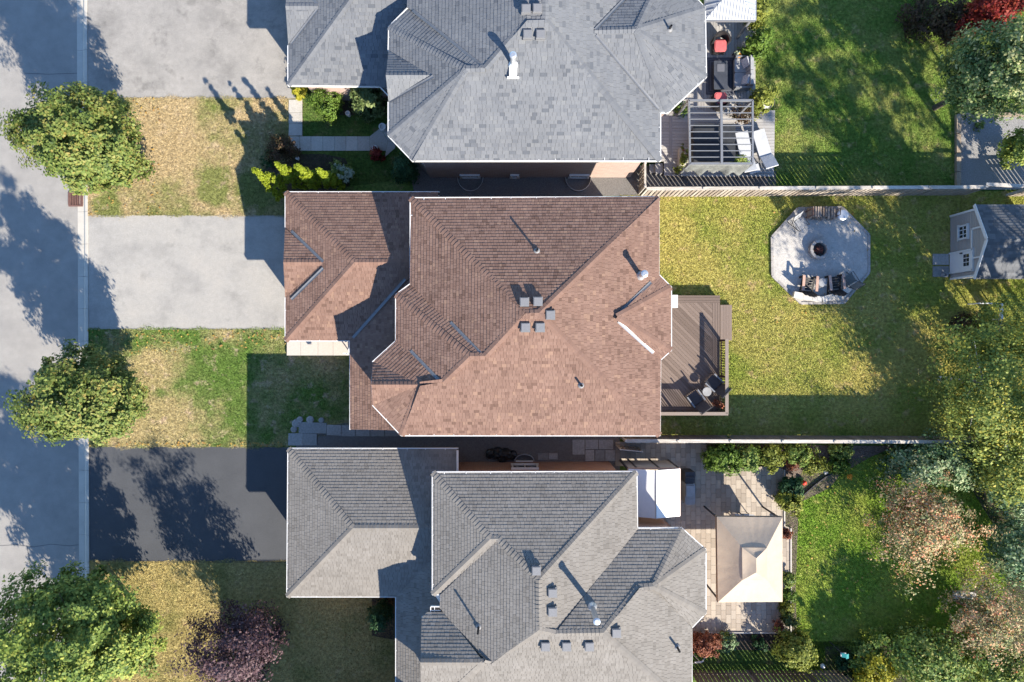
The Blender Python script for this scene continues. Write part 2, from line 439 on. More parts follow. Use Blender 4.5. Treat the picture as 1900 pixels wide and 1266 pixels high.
l_maple_ne = LM('silvery_maple_leaves', [(0.0345, 0.07475, 0.02875), (0.0805, 0.1437, 0.046), (0.1495, 0.2185, 0.069), (0.276, 0.3105, 0.1265), (0.391, 0.391, 0.1955)])
l_blue = LM('blue_green_leaves', [(0.04727, 0.1083, 0.05415), (0.1135, 0.2076, 0.09284), (0.2269, 0.3068, 0.1547), (0.4161, 0.4512, 0.263)])
l_red = LM('red_leaves', [(.12, .012, .015), (.22, .025, .02), (.32, .06, .03)])
l_mix = LM('garden_leaves', [(0.04485, 0.0897, 0.02242), (0.1046, 0.1794, 0.03737), (0.1943, 0.2691, 0.0598), (0.3289, 0.3289, 0.0897)])
l_lime = LM('lime_leaves', [(.09, .12, .02), (.18, .21, .035), (.30, .31, .06)])
l_rust = LM('rust_flowers', [(.12, .04, .025), (.26, .09, .05), (.36, .16, .09)])
l_white = LM('pale_blossom', [(.34, .42, .28), (.5, .55, .42)], .1)
l_fallen = LM('dry_leaves', [(.30, .16, .04), (.40, .27, .06), (.25, .13, .06)], .1)
# ------------------------------------------------------------------ the ground
def P2(poly, z=0.0):
    return [G(x, y, z) for x, y in poly]

def sheet(name, poly, z, m, kind='structure', parent=None):
    b = MB(); pts = P2(poly, z)
    if sum((pts[i].x * pts[(i + 1) % len(pts)].y - pts[(i + 1) % len(pts)].x * pts[i].y) for i in range(len(pts))) < 0: pts = pts[::-1]
    b.face(pts)
    return tag(b.build(name, m, parent), kind=kind)

GA, GB, GC = (.055, .105, .02), (.075, .115, .022), (.06, .125, .022)
lm_front_a = lawn_mat('dry_front_grass', (.17, .20, .055), (.42, .325, .18), (.47, .37, .24), .06, .5, [(300, 230, 70, 1), (330, 270, 60, 1), (480, 350, 45, 0), (395, 345, 40, 0), (200, 385, 30, 0)])
lm_front_b = lawn_mat('patchy_front_grass', (.13, .21, .045), (.46, .37, .19), (.56, .43, .30), -.04, .4, [(278, 688, 46, 1), (300, 790, 70, 1), (225, 805, 40, 1), (400, 690, 65, 0), (445, 770, 40, 0)])
lm_front_c = lawn_mat('straw_front_grass', (.22, .22, .07), (.42, .34, .14), (.46, .36, .18), .10)
lm_back_a = lawn_mat('deep_green_grass', (.135, .22, .04), (.30, .31, .09), (.40, .34, .15), -.06)
lm_back_b = lawn_mat('yellow_green_grass', (.25, .295, .055), (.44, .385, .115), (.56, .42, .21), .0, .35, [(1290, 495, 50, 1), (1260, 430, 40, 1), (1385, 600, 60, .8), (1620, 700, 60, 1), (1700, 650, 60, 1)])
lm_back_c = lawn_mat('bright_grass', (.18, .29, .037), (.31, .35, .07), (.40, .38, .12), -.05)
lm_side = lawn_mat('side_grass', (.08, .14, .03), (.14, .17, .05), (.2, .17, .08), -.1)  # deeper green grass for the side strips and the base ground

b = MB(); b.face([(-260, -260, -.16), (260, -260, -.16), (260, 260, -.16), (-260, 260, -.16)])
tag(b.build('ground', lm_side), kind='structure')
b = MB(); b.face([(G(138, 0).x - 11.5, -120, -.06), (G(151, 0).x, -120, -.06), (G(151, 0).x, 120, -.06), (G(138, 0).x - 11.5, 120, -.06)])
tag(b.build('road', m_road), kind='structure')
# rolled kerb with a gutter pan
b = MB()
kx = lambda py: G(142 + 4 * py / 1000., 0).x
for seg in range(-12, 20):
    y0, y1 = 633 - seg * 60, 633 - (seg + 1) * 60
    Y0, Y1 = G(0, y0).y + .006, G(0, y1).y - .006
    prof = [(-.02, -.16), (-.02, -.052), (.28, -.045), (.36, .02), (.44, .03), (.5, .028), (.5, -.16)]
    A = [(kx(y0) + p[0], Y0, p[1]) for p in prof]; B = [(kx(y1) + p[0], Y1, p[1]) for p in prof]
    n = len(prof)
    b._add(A + B, [(i, i + 1, n + i + 1, n + i) for i in range(n - 1)] + [tuple(range(n)), tuple(range(2 * n - 1, n - 1, -1))])
tag(b.build('kerb', m_kerb), kind='structure')
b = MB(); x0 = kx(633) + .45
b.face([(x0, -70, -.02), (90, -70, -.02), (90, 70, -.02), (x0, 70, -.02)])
tag(b.build('yard_ground', lm_side), kind='structure')
KX = 161.5
sheet('driveway', [(KX, -120), (548, -120), (548, 183), (KX, 183)], .004, m_drive_n)
sheet('driveway', [(KX, 399), (548, 399), (548, 612), (KX, 612)], .004, m_drive)
sheet('driveway', [(KX, 828), (560, 830), (560, 1045), (KX, 1043)], .004, m_newdrive)
LAWNS = [
    ('lawn', [(163, 183), (562, 183), (562, 280), (545, 300), (545, 399), (163, 399)], lm_front_a, 900),
    ('lawn', [(562, 165), (722, 160), (800, 300), (770, 330), (545, 358), (545, 280)], lm_side, 800),
    ('lawn', [(163, 612), (660, 612), (660, 790), (545, 828), (163, 828)], lm_front_b, 1000),
    ('lawn', [(163, 1043), (745, 1043), (745, 1330), (163, 1330)], lm_front_c, 900),
    ('lawn', [(1310, -110), (2150, -110), (2150, 352), (1425, 352), (1425, 210), (1395, 200), (1395, 30)], lm_back_a, 900),
    ('lawn', [(1150, 362), (2150, 352), (2150, 815), (1150, 815)], lm_back_b, 1000),
    ('lawn', [(1450, 900), (1520, 860), (1660, 840), (2150, 830), (2150, 1330), (1470, 1330), (1465, 1180)], lm_back_c, 1000),
    ('lawn', [(1255, 1190), (1600, 1190), (1600, 1262), (1255, 1262)], lm_side, 700),
]
def grass_blades(poly, m, dens, h=.04):
    pts = [(p.x, p.y) for p in P2(poly)]
    x0, x1 = max(min(p[0] for p in pts), -21), min(max(p[0] for p in pts), 25.5)
    y0, y1 = max(min(p[1] for p in pts), -17), min(max(p[1] for p in pts), 17)
    n = int((x1 - x0) * (y1 - y0) * dens)
    p = np.stack([RNG.uniform(x0, x1, n), RNG.uniform(y0, y1, n)], 1)
    # tufts: pull points towards random tuft centres
    p += RNG.normal(0, .02, p.shape)
    p = p[inside(p, pts)]
    n = len(p)
    t = RNG.uniform(0, 6.283, n); wd = RNG.uniform(.007, .016, n); hh = h * RNG.uniform(.5, 1.3, n)
    ln = RNG.normal(0, .02, (n, 2))
    V = np.zeros((n, 3, 3))
    V[:, 0, 0] = p[:, 0] - np.cos(t) * wd; V[:, 0, 1] = p[:, 1] - np.sin(t) * wd
    V[:, 1, 0] = p[:, 0] + np.cos(t) * wd; V[:, 1, 1] = p[:, 1] + np.sin(t) * wd
    V[:, 2, :2] = p + ln; V[:, 2, 2] = hh
    return tag(mesh_np('grass', V.reshape(-1, 3), 3, m, RNG.uniform(0, 1, n)), kind='stuff')
for nm, poly, m, dens in LAWNS:
    sheet(nm, poly, 0.0, m)
    grass_blades(poly, m, dens * 2.2)
sheet('gravel_path', [(755, 290), (1440, 318), (1440, 362), (770, 366)], .008, m_gravel)
sheet('gravel_path', [(560, 800), (640, 785), (1150, 770), (1150, 880), (860, 890), (545, 840)], .008, m_gravel)
sheet('gravel_bed', [(1777, 211), (2100, 211), (2100, 352), (1780, 352)], .05, m_gravel_pale)
sheet('garden_bed', [(1305, 824), (1660, 828), (1612, 850), (1560, 880), (1540, 905), (1500, 925), (1470, 938), (1440, 925), (1440, 862), (1310, 858)], .012, m_mulch)
sheet('garden_bed', [(1448, 925), (1482, 935), (1476, 1100), (1480, 1195), (1440, 1195), (1440, 930)], .012, m_mulch)
sheet('garden_bed', [(1255, 1172), (1470, 1172), (1470, 1208), (1255, 1204)], .016, m_soil)
sheet('garden_bed', [(1530, 1200), (2100, 1180), (2100, 1330), (1540, 1330)], .012, m_soil)
sheet('garden_bed', [(1760, 840), (2100, 815), (2100, 1190), (1880, 1190), (1860, 1000)], .012, m_soil)
sheet('garden_bed', [(478, 322), (500, 308), (530, 300), (560, 286), (600, 286), (640, 294), (652, 318), (648, 345), (620, 354), (560, 357), (505, 355), (484, 342)], .012, m_soil)
sheet('garden_bed', [(590, 166), (712, 166), (716, 214), (620, 214)], .012, m_soil)
sheet('garden_bed', [(690, 1110), (745, 1110), (745, 1190), (690, 1180)], .012, m_soil)
def grass_edge(p0, p1, m, dens=260, wob=.05):
    a, c = G(*p0), G(*p1); L = (c - a).length; d = (c - a).normalized(); nn = Vector((-d.y, d.x, 0))
    n = int(L * dens); t = RNG.uniform(0, L, n)
    env = .6 + .9 * np.sin(t * 1.7 + p0[1]) * np.sin(t * .63) + .5 * np.sin(t * 5.1)
    o = np.abs(RNG.normal(0, wob, n)) * np.clip(env, .1, 2)
    sgn = 1.0
    V = np.zeros((n, 3, 3)); an = RNG.uniform(0, 6.28, n); w_ = RNG.uniform(.01, .02, n)
    bx = a.x + d.x * t + nn.x * o; by = a.y + d.y * t + nn.y * o
    V[:, 0, 0] = bx - np.cos(an) * w_; V[:, 0, 1] = by - np.sin(an) * w_; V[:, 1, 0] = bx + np.cos(an) * w_; V[:, 1, 1] = by + np.sin(an) * w_
    V[:, 2, 0] = bx + RNG.normal(0, .035, n); V[:, 2, 1] = by + RNG.normal(0, .035, n); V[:, 2, 2] = RNG.uniform(.015, .05, n)
    return tag(mesh_np('edge_grass', V.reshape(-1, 3), 3, m, RNG.uniform(0, 1, n)), kind='stuff')
# grass creeping over the asphalt; the left of p0 -> p1 is the paved side
grass_edge((163, 183), (533, 183), lm_front_a); grass_edge((533, 399), (163, 399), lm_front_a)
grass_edge((163, 612), (533, 612), lm_front_b); grass_edge((533, 828), (163, 828), lm_front_b)
grass_edge((163, 1043), (533, 1043), lm_front_c)
# cracks sealed in the road
for nm, pts in (('road_crack', [(-5, 1013), (30, 1011), (62, 1015), (95, 1010), (128, 1013), (146, 1011)]), ('road_crack', [(45, 136), (90, 138), (143, 136)]), ('road_crack', [(58, 1090), (55, 1040), (50, 1013)]), ('driveway_crack', [(395, 893), (415, 889), (432, 880), (448, 876)])):
    b = MB(); zk = -.056 if nm == 'road_crack' else .008
    for p, q in zip(pts, pts[1:]):
        a, c = G(*p, zk), G(*q, zk); d = (c - a).normalized(); n = Vector((-d.y, d.x, 0)) * .009
        b.face([a - n, c - n, c + n, a + n])
    tag(b.build(nm, m_newdrive), kind='structure')

# ------------------------------------------------------------------ roofs
ROOFZ = {}
class Plane:
    def __init__(s, p1, p2, ze, pitch):
        a, b_ = G(*p1, ze), G(*p2, ze)
        s.u = (b_ - a).normalized(); s.n = Vector((-s.u.y, s.u.x, 0))
        s.p0, s.ze, s.t = a, ze, pitch
        s.up = (s.n + Vector((0, 0, pitch))).normalized()
        s.nor = s.u.cross(s.up).normalized()
    def ray(s, px, py):
        A = Vector(((px - 950) / F, (633 - py) / F, 0)); na = s.n.dot(A)
        return (s.ze + s.t * (na * H - s.n.dot(s.p0))) / (1 + s.t * na)

PROTO = {}
def tab_mesh(key, wd, e, th, m, var):
    k = (key, round(wd, 3), var)
    if k in PROTO: return PROTO[k]
    me = bpy.data.meshes.new('shingle')
    g = .004
    vs = [(g, 0, th), (wd - g, 0, th), (wd - g, e + .02, .002), (g, e + .02, .002), (g, 0, -.006), (wd - g, 0, -.006), (wd - g, e + .02, -.006), (g, e + .02, -.006)]
    me.from_pydata(vs, [], [(0, 1, 2, 3), (4, 5, 1, 0), (5, 6, 2, 1), (7, 4, 0, 3)])
    setvar(me, [var] * 4); me.materials.append(m)
    PROTO[k] = me
    return me

def build_roof(root, key, planes, faces, override, mat, singles, widths=(.10, .13, .16, .2), e=.128, th=.016, dist=None, extra_caps=()):
    """faces: list of (plane name, [pixel corners]).  Shingles, caps and deck become parts of root."""
    off = wloc(root)
    ROOFZ[root.name] = (planes, faces, [])
    zs = {}
    for pl, poly in faces:
        for v in poly: zs.setdefault(v, []).append(planes[pl].ray(*v))
    z = {}
    for v, l in zs.items():
        z[v] = override[v] if v in override else sum(l) / len(l)
        if v not in override and max(l) - min(l) > .35: print('roof spread', key, v, [round(q, 2) for q in l])
    W = {v: G(*v, z[v]) for v in z}
    deck = MB(); tabs = []; edges = {}
    for pl, poly in faces:
        pts = [W[v] for v in poly]
        P = planes[pl]
        # plane of the face: least squares through its corners, course direction kept
        c = sum(pts, Vector()) / len(pts)
        nor = Vector()
        for i in range(len(pts)):
            nor += (pts[i] - c).cross(pts[(i + 1) % len(pts)] - c)
        nor.normalize()
        if nor.z < 0: nor = -nor
        ROOFZ[root.name][2].append((poly, nor, c))
        u = (P.u - nor * P.u.dot(nor)).normalized(); up = nor.cross(u).normalized()
        org = P.p0 - nor * (P.p0 - c).dot(nor)
        q = [((p - org).dot(u), (p - org).dot(up)) for p in pts]
        flat = [org + u * a_ + up * b_ - nor * .04 for a_, b_ in q]
        deck.face(flat if sum(q[i_][0] * q[(i_ + 1) % len(q)][1] - q[(i_ + 1) % len(q)][0] * q[i_][1] for i_ in range(len(q))) > 0 else flat[::-1])
        for i in range(len(poly)):
            k = tuple(sorted((poly[i], poly[(i + 1) % len(poly)])))
            edges.setdefault(k, []).append((nor, c))
        if area(q) < .05: continue
        umin, umax = min(a[0] for a in q), max(a[0] for a in q); wmin, wmax = min(a[1] for a in q), max(a[1] for a in q)
        r0 = math.floor((wmin - .09) / e)
        for r in range(r0, int(wmax / e) + 1):
            w0 = .09 + r * e; w1 = w0 + e + .012
            x = umin - random.uniform(0, .5)
            while x < umax:
                wd = random.choice(widths); x0 = x; x += wd
                full_rect = [(x0 + .004, w0), (x0 + wd - .004, w0), (x0 + wd - .004, w1), (x0 + .004, w1)]
                pc = clip_rect(q, x0 + .004, x0 + wd - .004, w0, w1)
                if not pc or area(pc) < .0012: continue
                # only where its face is in the house (w0 above the gutter)
                if w1 < .09: continue
                var = random.choice((0., .1, .2, .3, .3, .4, .4, .4, .5, .5, .5, .5, .6, .6, .6, .6, .7, .7, .7, .7, .8, .8, .8, .9, 1.0))
                full = abs(area(pc) - area(full_rect)) < 1e-5
                cen = org + u * (x0 + wd / 2) + up * (w0 + e / 2)
                tabs.append((full, cen, org, u, up, nor, x0, w0, wd, pc, var))
    deck.build('roof_deck', MATS['gutter_inside'], root)
    # nearest whole shingles are single parts, the rest one joined part
    fulls = sorted([i for i, t in enumerate(tabs) if t[0]], key=lambda i: (tabs[i][1] - Vector((0, 0, H))).length + (0 if dist is None else dist(tabs[i][1])))
    single = set(fulls[:singles])
    V, FC, A = [], [], []
    for i, (full, cen, org, u, up, nor, x0, w0, wd, pc, var) in enumerate(tabs):
        lift = random.uniform(0, .005)
        if i in single:
            o = link('shingle', tab_mesh(key, wd, e, th, mat, var), root)
            p = org + u * x0 + up * w0 + nor * lift - off
            o.matrix_local = Matrix(((u.x, up.x, nor.x, p.x), (u.y, up.y, nor.y, p.y), (u.z, up.z, nor.z, p.z), (0, 0, 0, 1)))
            continue
        n = len(V); k = len(pc)
        for a, b_ in pc:
            t = th * (1 - (b_ - w0) / (e + .02)) + .002
            V.append(org + u * a + up * b_ + nor * (t + lift) - off)
        for a, b_ in pc: V.append(org + u * a + up * b_ - nor * .006 - off)
        FC.append(tuple(range(n, n + k)))
        for j in range(k):
            j2 = (j + 1) % k
            FC.append((n + j, n + k + j, n + k + j2, n + j2))
        A += [var] * (k + 1)
    me = bpy.data.meshes.new('shingle_field')
    me.from_pydata([tuple(v) for v in V], [], FC); setvar(me, A); me.materials.append(mat)
    tag(link('shingle_field', me, root), kind='stuff')
    # ridge and hip caps
    def cap_run(p, q, nc):
        caps = MB()
        if p.z > q.z: p, q = q, p
        d = (q - p); L = d.length; d.normalize()
        sides = []
        for nor, c in nc:
            s_ = nor.cross(d).normalized()
            if s_.dot(c - p) < 0: s_ = -s_
            sides.append((s_, nor))
        n = max(1, int(L / .15))
        for i in range(n):
            t0 = i * L / n; t1 = min(L, t0 + L / n + .03)
            mid = (sides[0][1] + sides[1][1]).normalized()
            lo, hi = .03 + random.uniform(0, .006), .014
            a, b_ = p + d * t0, p + d * t1
            wv = .13
            vs = [a + sides[0][0] * wv + sides[0][1] * lo, a + mid * (lo + .004), a + sides[1][0] * wv + sides[1][1] * lo,
                  b_ + sides[0][0] * wv + sides[0][1] * hi, b_ + mid * (hi + .004), b_ + sides[1][0] * wv + sides[1][1] * hi,
                  a + sides[0][0] * wv, a, a + sides[1][0] * wv, b_ + sides[0][0] * wv, b_ + sides[1][0] * wv]
            caps._add(vs, [(0, 1, 4, 3), (1, 2, 5, 4), (6, 7, 1, 0), (7, 8, 2, 1), (6, 0, 3, 9), (8, 10, 5, 2)], random.choice((.2, .3, .4, .5, .6)))
        tag(caps.build('ridge_cap', mat, root), kind='stuff')
    for (v1, v2), nc in edges.items():
        if len(nc) == 2:
            n1, c1 = nc[0]; n2, c2 = nc[1]
            m_ = (W[v1] + W[v2]) / 2
            if n1.dot(c2 - m_) < -.02:      # convex
                cap_run(W[v1], W[v2], nc)
    return W

def roof_z(root, px, py):
    """height of the highest roof face the photo shows at this pixel"""
    best = 0.0; A = Vector(((px - 950) / F, (633 - py) / F, 0))
    for poly, nor, c in ROOFZ[root.name][2]:
        if inside(np.array([[px, py]], float), poly)[0]:
            best = max(best, (nor.dot(c) - nor.dot(A) * H) / (nor.z - nor.dot(A)))
    return best

def gutter(root, pts, ze, m=None, inside_m=None):
    """white K-style trough along an eave, straps across it"""
    P = [G(x, y, ze) for x, y in pts]
    lip = MB(); tr = MB(); off = wloc(root)
    strap_me = PROTO.get('strap')
    if strap_me is None:
        q = MB().box((0, .055, 0), (.022, .135, .02)); t = q.build('strap', m_white); strap_me = t.data; bpy.data.objects.remove(t); PROTO['strap'] = strap_me
    straps = []
    for a, c in zip(P, P[1:]):
        d = (c - a).normalized(); n = Vector((-d.y, d.x, 0)); L = (c - a).length
        ang = math.atan2(d.y, d.x); mid = (a + c) / 2
        lip.box(mid - n * .02 - Vector((0, 0, .05)), (L + .03, .034, .12), rz=ang)
        lip.box(mid + n * .135 - Vector((0, 0, .05)), (L, .02, .10), rz=ang)
        tr.box(mid + n * .065 - Vector((0, 0, .10)), (L, .115, .02), rz=ang)
        k = int(L / .85)
        for i in range(k): straps.append((a + d * (L * (i + .5 + random.uniform(-.15, .15)) / k), ang))
    o = lip.build('gutter', m or m_white, root)
    tr.build('gutter_trough', inside_m or m_trough, o)
    for p, ang in straps:
        s_ = link('strap', strap_me, o); s_.location = p - off + Vector((0, 0, .012)); s_.rotation_euler = (0, 0, ang)
    return o

def walls(root, poly, ze, m, d=.42, base=-.1):
    pts = [G(x, y, ze) for x, y in poly]
    b = MB(); b.prism(inset(pts, d), base, ze - .16)
    b.build('wall', m, root)
    b = MB(); q = inset(pts, .02); b.face([(p.x, p.y, ze - .14) for p in q]); b.build('soffit', m_offwhite, root)

def valley(root, a, b_, pl, m, wd=.12):
    z0, z1 = [roof_z(root, *v) + .02 for v in (a, b_)]
    p, q = G(*a, z0), G(*b_, z1)
    b = MB(); d = (q - p).normalized(); n = Vector((-d.y, d.x, 0)).normalized() * wd / 2
    u = Vector((0, 0, .03))
    b._add([p - n + u, q - n + u, q + u * .4, p + u * .4, q + n + u, p + n + u], [(0, 3, 2, 1), (3, 5, 4, 2)])
    b.build('valley_flashing', m, root)

def roof_vent(root, px, py):
    z = roof_z(root, px, py) - .02; p = G(px, py, z); b = MB()
    b.box((p.x, p.y, p.z + .03), (.36, .36, .05)); b.box((p.x, p.y, p.z + .09), (.24, .24, .1))
    o = b.build('roof_vent', m_vent, root)
    b = MB(); b.box((p.x, p.y, p.z + .15), (.34, .34, .05)); b.box((p.x, p.y, p.z + .18), (.29, .29, .02))
    b.build('vent_hood', m_vent, o)

def vent_pipe(root, px, py, h=.45, r=.045):
    z = roof_z(root, px, py); p = G(px, py, z)
    b = MB(); b.lathe((p.x, p.y, p.z), [(r, -.2), (r, h), (r * .6, h), (r * .6, h - .1)], 12)
    o = b.build('vent_pipe', m_pipe, root)
    b = MB(); b.lathe((p.x, p.y, p.z), [(.13, -.05), (.12, .04), (.06, .08), (.05, .1)], 14)
    b.build('pipe_flashing', m_vent, o)

def flue(root, px, py, h=.75, hood=False):
    z = roof_z(root, px, py); p = G(px, py, z)
    b = MB(); b.lathe((p.x, p.y, p.z), [(.10, -.2), (.10, h)], 14); o = b.build('flue', m_zinc, root, smooth=False)
    b = MB(); b.lathe((p.x, p.y, p.z + h), [(.11, -.02), (.11, .06), (.135, .07), (.135, .14), (.08, .17)], 16); b.build('flue_cap', m_zinc, o)
    b = MB(); b.lathe((p.x, p.y, p.z), [(.2, -.09), (.18, .03), (.11, .14)], 14)
    if hood: b.box((p.x, p.y - .24, p.z - .02), (.30, .42, .07)); b.box((p.x, p.y - .47, p.z - .08), (.46, .06, .1))
    b.build('flue_flashing', m_zinc if not hood else m_white, o)

def window(root, c, size, axis, m_frame=None, panes=2):
    """window on a wall; c centre, size (w, h), axis 'x' = wall runs along x facing -y/+y"""
    wd, ht = size
    def bx(b, dx, dz, sx, sz, depth, out):
        if axis[0] == 'x': b.box((c[0] + dx, c[1] + out, c[2] + dz), (sx, depth, sz))
        else: b.box((c[0] + out, c[1] + dx, c[2] + dz), (depth, sx, sz))
    s_ = 1 if axis[1] == '+' else -1
    b = MB()
    for dx, dz, sx, sz in ((0, ht / 2, wd + .12, .07), (0, -ht / 2, wd + .16, .08), (-wd / 2, 0, .07, ht), (wd / 2, 0, .07, ht)):
        bx(b, dx, dz, sx, sz, .12, s_ * .03)
    o = b.build('window', m_frame or m_white, root)
    g = MB()
    for i in range(panes):
        g.__init__(); bx(g, -wd / 2 + wd * (i + .5) / panes, 0, wd / panes - .07, ht - .08, .02, s_ * .02); g.build('pane', m_glass, o)
    if panes > 1:
        b = MB()
        for i in range(1, panes): bx(b, -wd / 2 + wd * i / panes, 0, .04, ht, .06, s_ * .03)
        b.build('mullion', m_frame or m_white, o)
    return o

PT = .36
# ---- the brown roofed house in the middle
zb, zg = 5.0, 3.0
hb = thing('house', G(950, 600), 'brown shingle roofed house between the two grey roofed houses', 'house', 'houses along the street')
PB = dict(
    N=Plane((1222, 366), (762, 368), zb, PT), W=Plane((762, 368), (762, 527), zb, PT), NW1=Plane((762, 527), (735, 547), zb, PT),
    W1=Plane((735, 547), (735, 633), zb, PT), NW2=Plane((735, 633), (692, 672), zb, PT), GN=Plane((760, 672), (692, 672), zb, .5),
    GS=Plane((692, 752), (760, 752), zb, .5), SW=Plane((692, 752), (745, 808), zb, PT), S=Plane((745, 808), (1224, 808), zb, PT),
    E=Plane((1224, 808), (1222, 366), zb, PT), ES=Plane((1225, 668), (1245, 650), zb, PT), EE=Plane((1245, 650), (1245, 533), zb, PT),
    EN=Plane((1245, 533), (1222, 510), zb, PT),
    gN=Plane((815, 357), (530, 357), zg, PT), gW=Plane((530, 357), (530, 632), zg, PT), gS=Plane((530, 632), (650, 632), zg, PT),
    gW2=Plane((650, 632), (650, 797), zg, PT), ggN=Plane((620, 424), (530, 424), 3.02, PT), ggS=Plane((530, 551), (620, 551), 3.02, PT))
FB = [('N', [(762, 368), (975, 581), (1000, 581), (1222, 366)]),
      ('W', [(762, 368), (762, 527), (893, 658), (900, 661), (975, 581)]),
      ('NW1', [(762, 527), (735, 547), (872, 661), (900, 661), (893, 658)]),
      ('W1', [(735, 547), (735, 633), (815, 707), (822, 709), (872, 661)]),
      ('NW2', [(735, 633), (692, 672), (780, 714), (822, 709), (815, 707)]),
      ('GN', [(692, 672), (689, 714), (780, 714)]),
      ('GS', [(689, 714), (692, 752), (780, 714)]),
      ('SW', [(692, 752), (745, 808), (780, 714)]),
      ('S', [(745, 808), (1224, 808), (1000, 581), (975, 581), (900, 661), (872, 661), (822, 709), (780, 714)]),
      ('E', [(1224, 808), (1225, 668), (1145, 588), (1222, 510), (1222, 366), (1000, 581)]),
      ('EN', [(1245, 533), (1222, 510), (1145, 588)]),
      ('EE', [(1245, 650), (1245, 533), (1145, 588)]),
      ('ES', [(1225, 668), (1245, 650), (1145, 588)]),
      ('gN', [(530, 357), (658, 487), (800, 487), (813, 357)]),
      ('gW', [(530, 357), (530, 632), (658, 487)]),
      ('gS', [(530, 632), (650, 632), (775, 500), (800, 487), (658, 487)]),
      ('gW2', [(650, 632), (650, 797), (805, 800), (800, 487), (775, 500)]),
      ('ggN', [(529, 424), (600, 487), (526, 487)]),
      ('ggS', [(529, 551), (526, 487), (600, 487)])]
build_roof(hb, 'b', PB, FB, {(689, 714): zb + .45, (692, 752): zb, (692, 672): zb, (529, 424): 3.05, (529, 551): 3.05, (526, 487): 3.62, (600, 487): 3.62,
                             (805, 800): 4.2, (800, 487): 4.15, (775, 500): 4.05}, m_roof_b, 300)
gutter(hb, [(1222, 366), (762, 368), (762, 527), (735, 547), (735, 633), (692, 672)], zb)
gutter(hb, [(692, 752), (745, 808), (1224, 808), (1225, 668), (1245, 650), (1245, 533), (1222, 510), (1222, 366)], zb)
gutter(hb, [(815, 357), (530, 357), (530, 422)], zg)
gutter(hb, [(530, 553), (530, 632), (650, 632), (650, 797)], zg)
walls(hb, [(762, 368), (762, 527), (735, 547), (735, 633), (692, 672), (692, 752), (745, 808), (1224, 808), (1225, 668), (1245, 650), (1245, 533), (1222, 510), (1222, 366)], zb, m_brick_b)
walls(hb, [(530, 357), (530, 632), (790, 632), (790, 357)], zg, m_brick_b)
valley(hb, (836, 598), (893, 657), ('W', 'NW1'), m_valley); valley(hb, (762, 651), (815, 706), ('W1', 'NW2'), m_valley)
valley(hb, (1147, 582), (1208, 524), ('E', 'EN'), m_valley); valley(hb, (1147, 597), (1212, 655), ('E', 'ES'), m_valley_pale)
valley(hb, (541, 429), (600, 486), ('gW', 'ggN'), m_valley); valley(hb, (541, 556), (600, 498), ('gW', 'ggS'), m_valley)
valley(hb, (655, 627), (752, 518), ('gS', 'gW2'), m_valley)
b = MB(); p, q, r_ = G(693, 672, zb), G(689.5, 714, zb + .42), G(693, 752, zb)
b.face([Vector((p.x + .1, p.y, zb - .1)), Vector((p.x + .1, r_.y, zb - .1)), Vector((q.x + .12, q.y, q.z - .06))]); b.build('gable_wall', m_brick_b, hb)
b = MB()
for a, c in ((p, q), (q, r_)): b.beam(a + Vector((-.01, 0, -.08)), c + Vector((-.01, 0, -.08)), .03, .14)
b.build('rake_board', m_offwhite, hb)
b = MB(); p, q, r_ = G(529, 424, 3.05), G(526, 487, 3.62), G(529, 551, 3.05)
b.face([Vector((p.x + .35, p.y, 2.8)), Vector((p.x + .35, r_.y, 2.8)), Vector((q.x + .35, q.y, q.z - .06))]); b.build('gable_wall', m_brick_b, hb)
for x, y in ((973, 561), (998, 560), (1021, 585), (975, 608), (1002, 608)): roof_vent(hb, x, y)
vent_pipe(hb, 996, 466, .55); vent_pipe(hb, 1078, 715, .35)
flue(hb, 1188, 512, .75)

# ---- the blue-grey roofed house to the north
za = 4.6
ha = thing('house', G(1000, 120), 'blue grey shingle roofed house beside the deck with the pergola', 'house', 'houses along the street')
PA = dict(S=Plane((765, 298), (1225, 298), za, PT), E=Plane((1225, 298), (1225, -120), za, PT), W=Plane((757, -120), (757, 15), za, PT),
          NW=Plane((757, 15), (722, 50), za, PT), W1=Plane((721, 50), (721, 252), za, PT), SW=Plane((721, 252), (765, 298), za, PT),
          N=Plane((1225, -240), (757, -240), za, PT), GS=Plane((721, 189), (800, 189), za + .05, .46), GN=Plane((800, 95), (721, 95), za + .05, .46),
          BS=Plane((1225, 208), (1240, 208), za, PT), BSE=Plane((1240, 208), (1310, 143), za, PT), BE=Plane((1310, 143), (1308, 15), za, PT),
          BNE=Plane((1308, 15), (1268, -28), za, PT), BN=Plane((1268, -45), (1225, -45), za, PT),
          gS=Plane((535, 158), (705, 160), zg, PT), gW=Plane((535, -200), (535, 158), zg, PT), gC=Plane((705, 160), (722, 178), zg, PT),
          ggS=Plane((535, 82), (620, 82), 3.04, PT), ggN=Plane((620, -60), (535, -60), 3.04, PT))
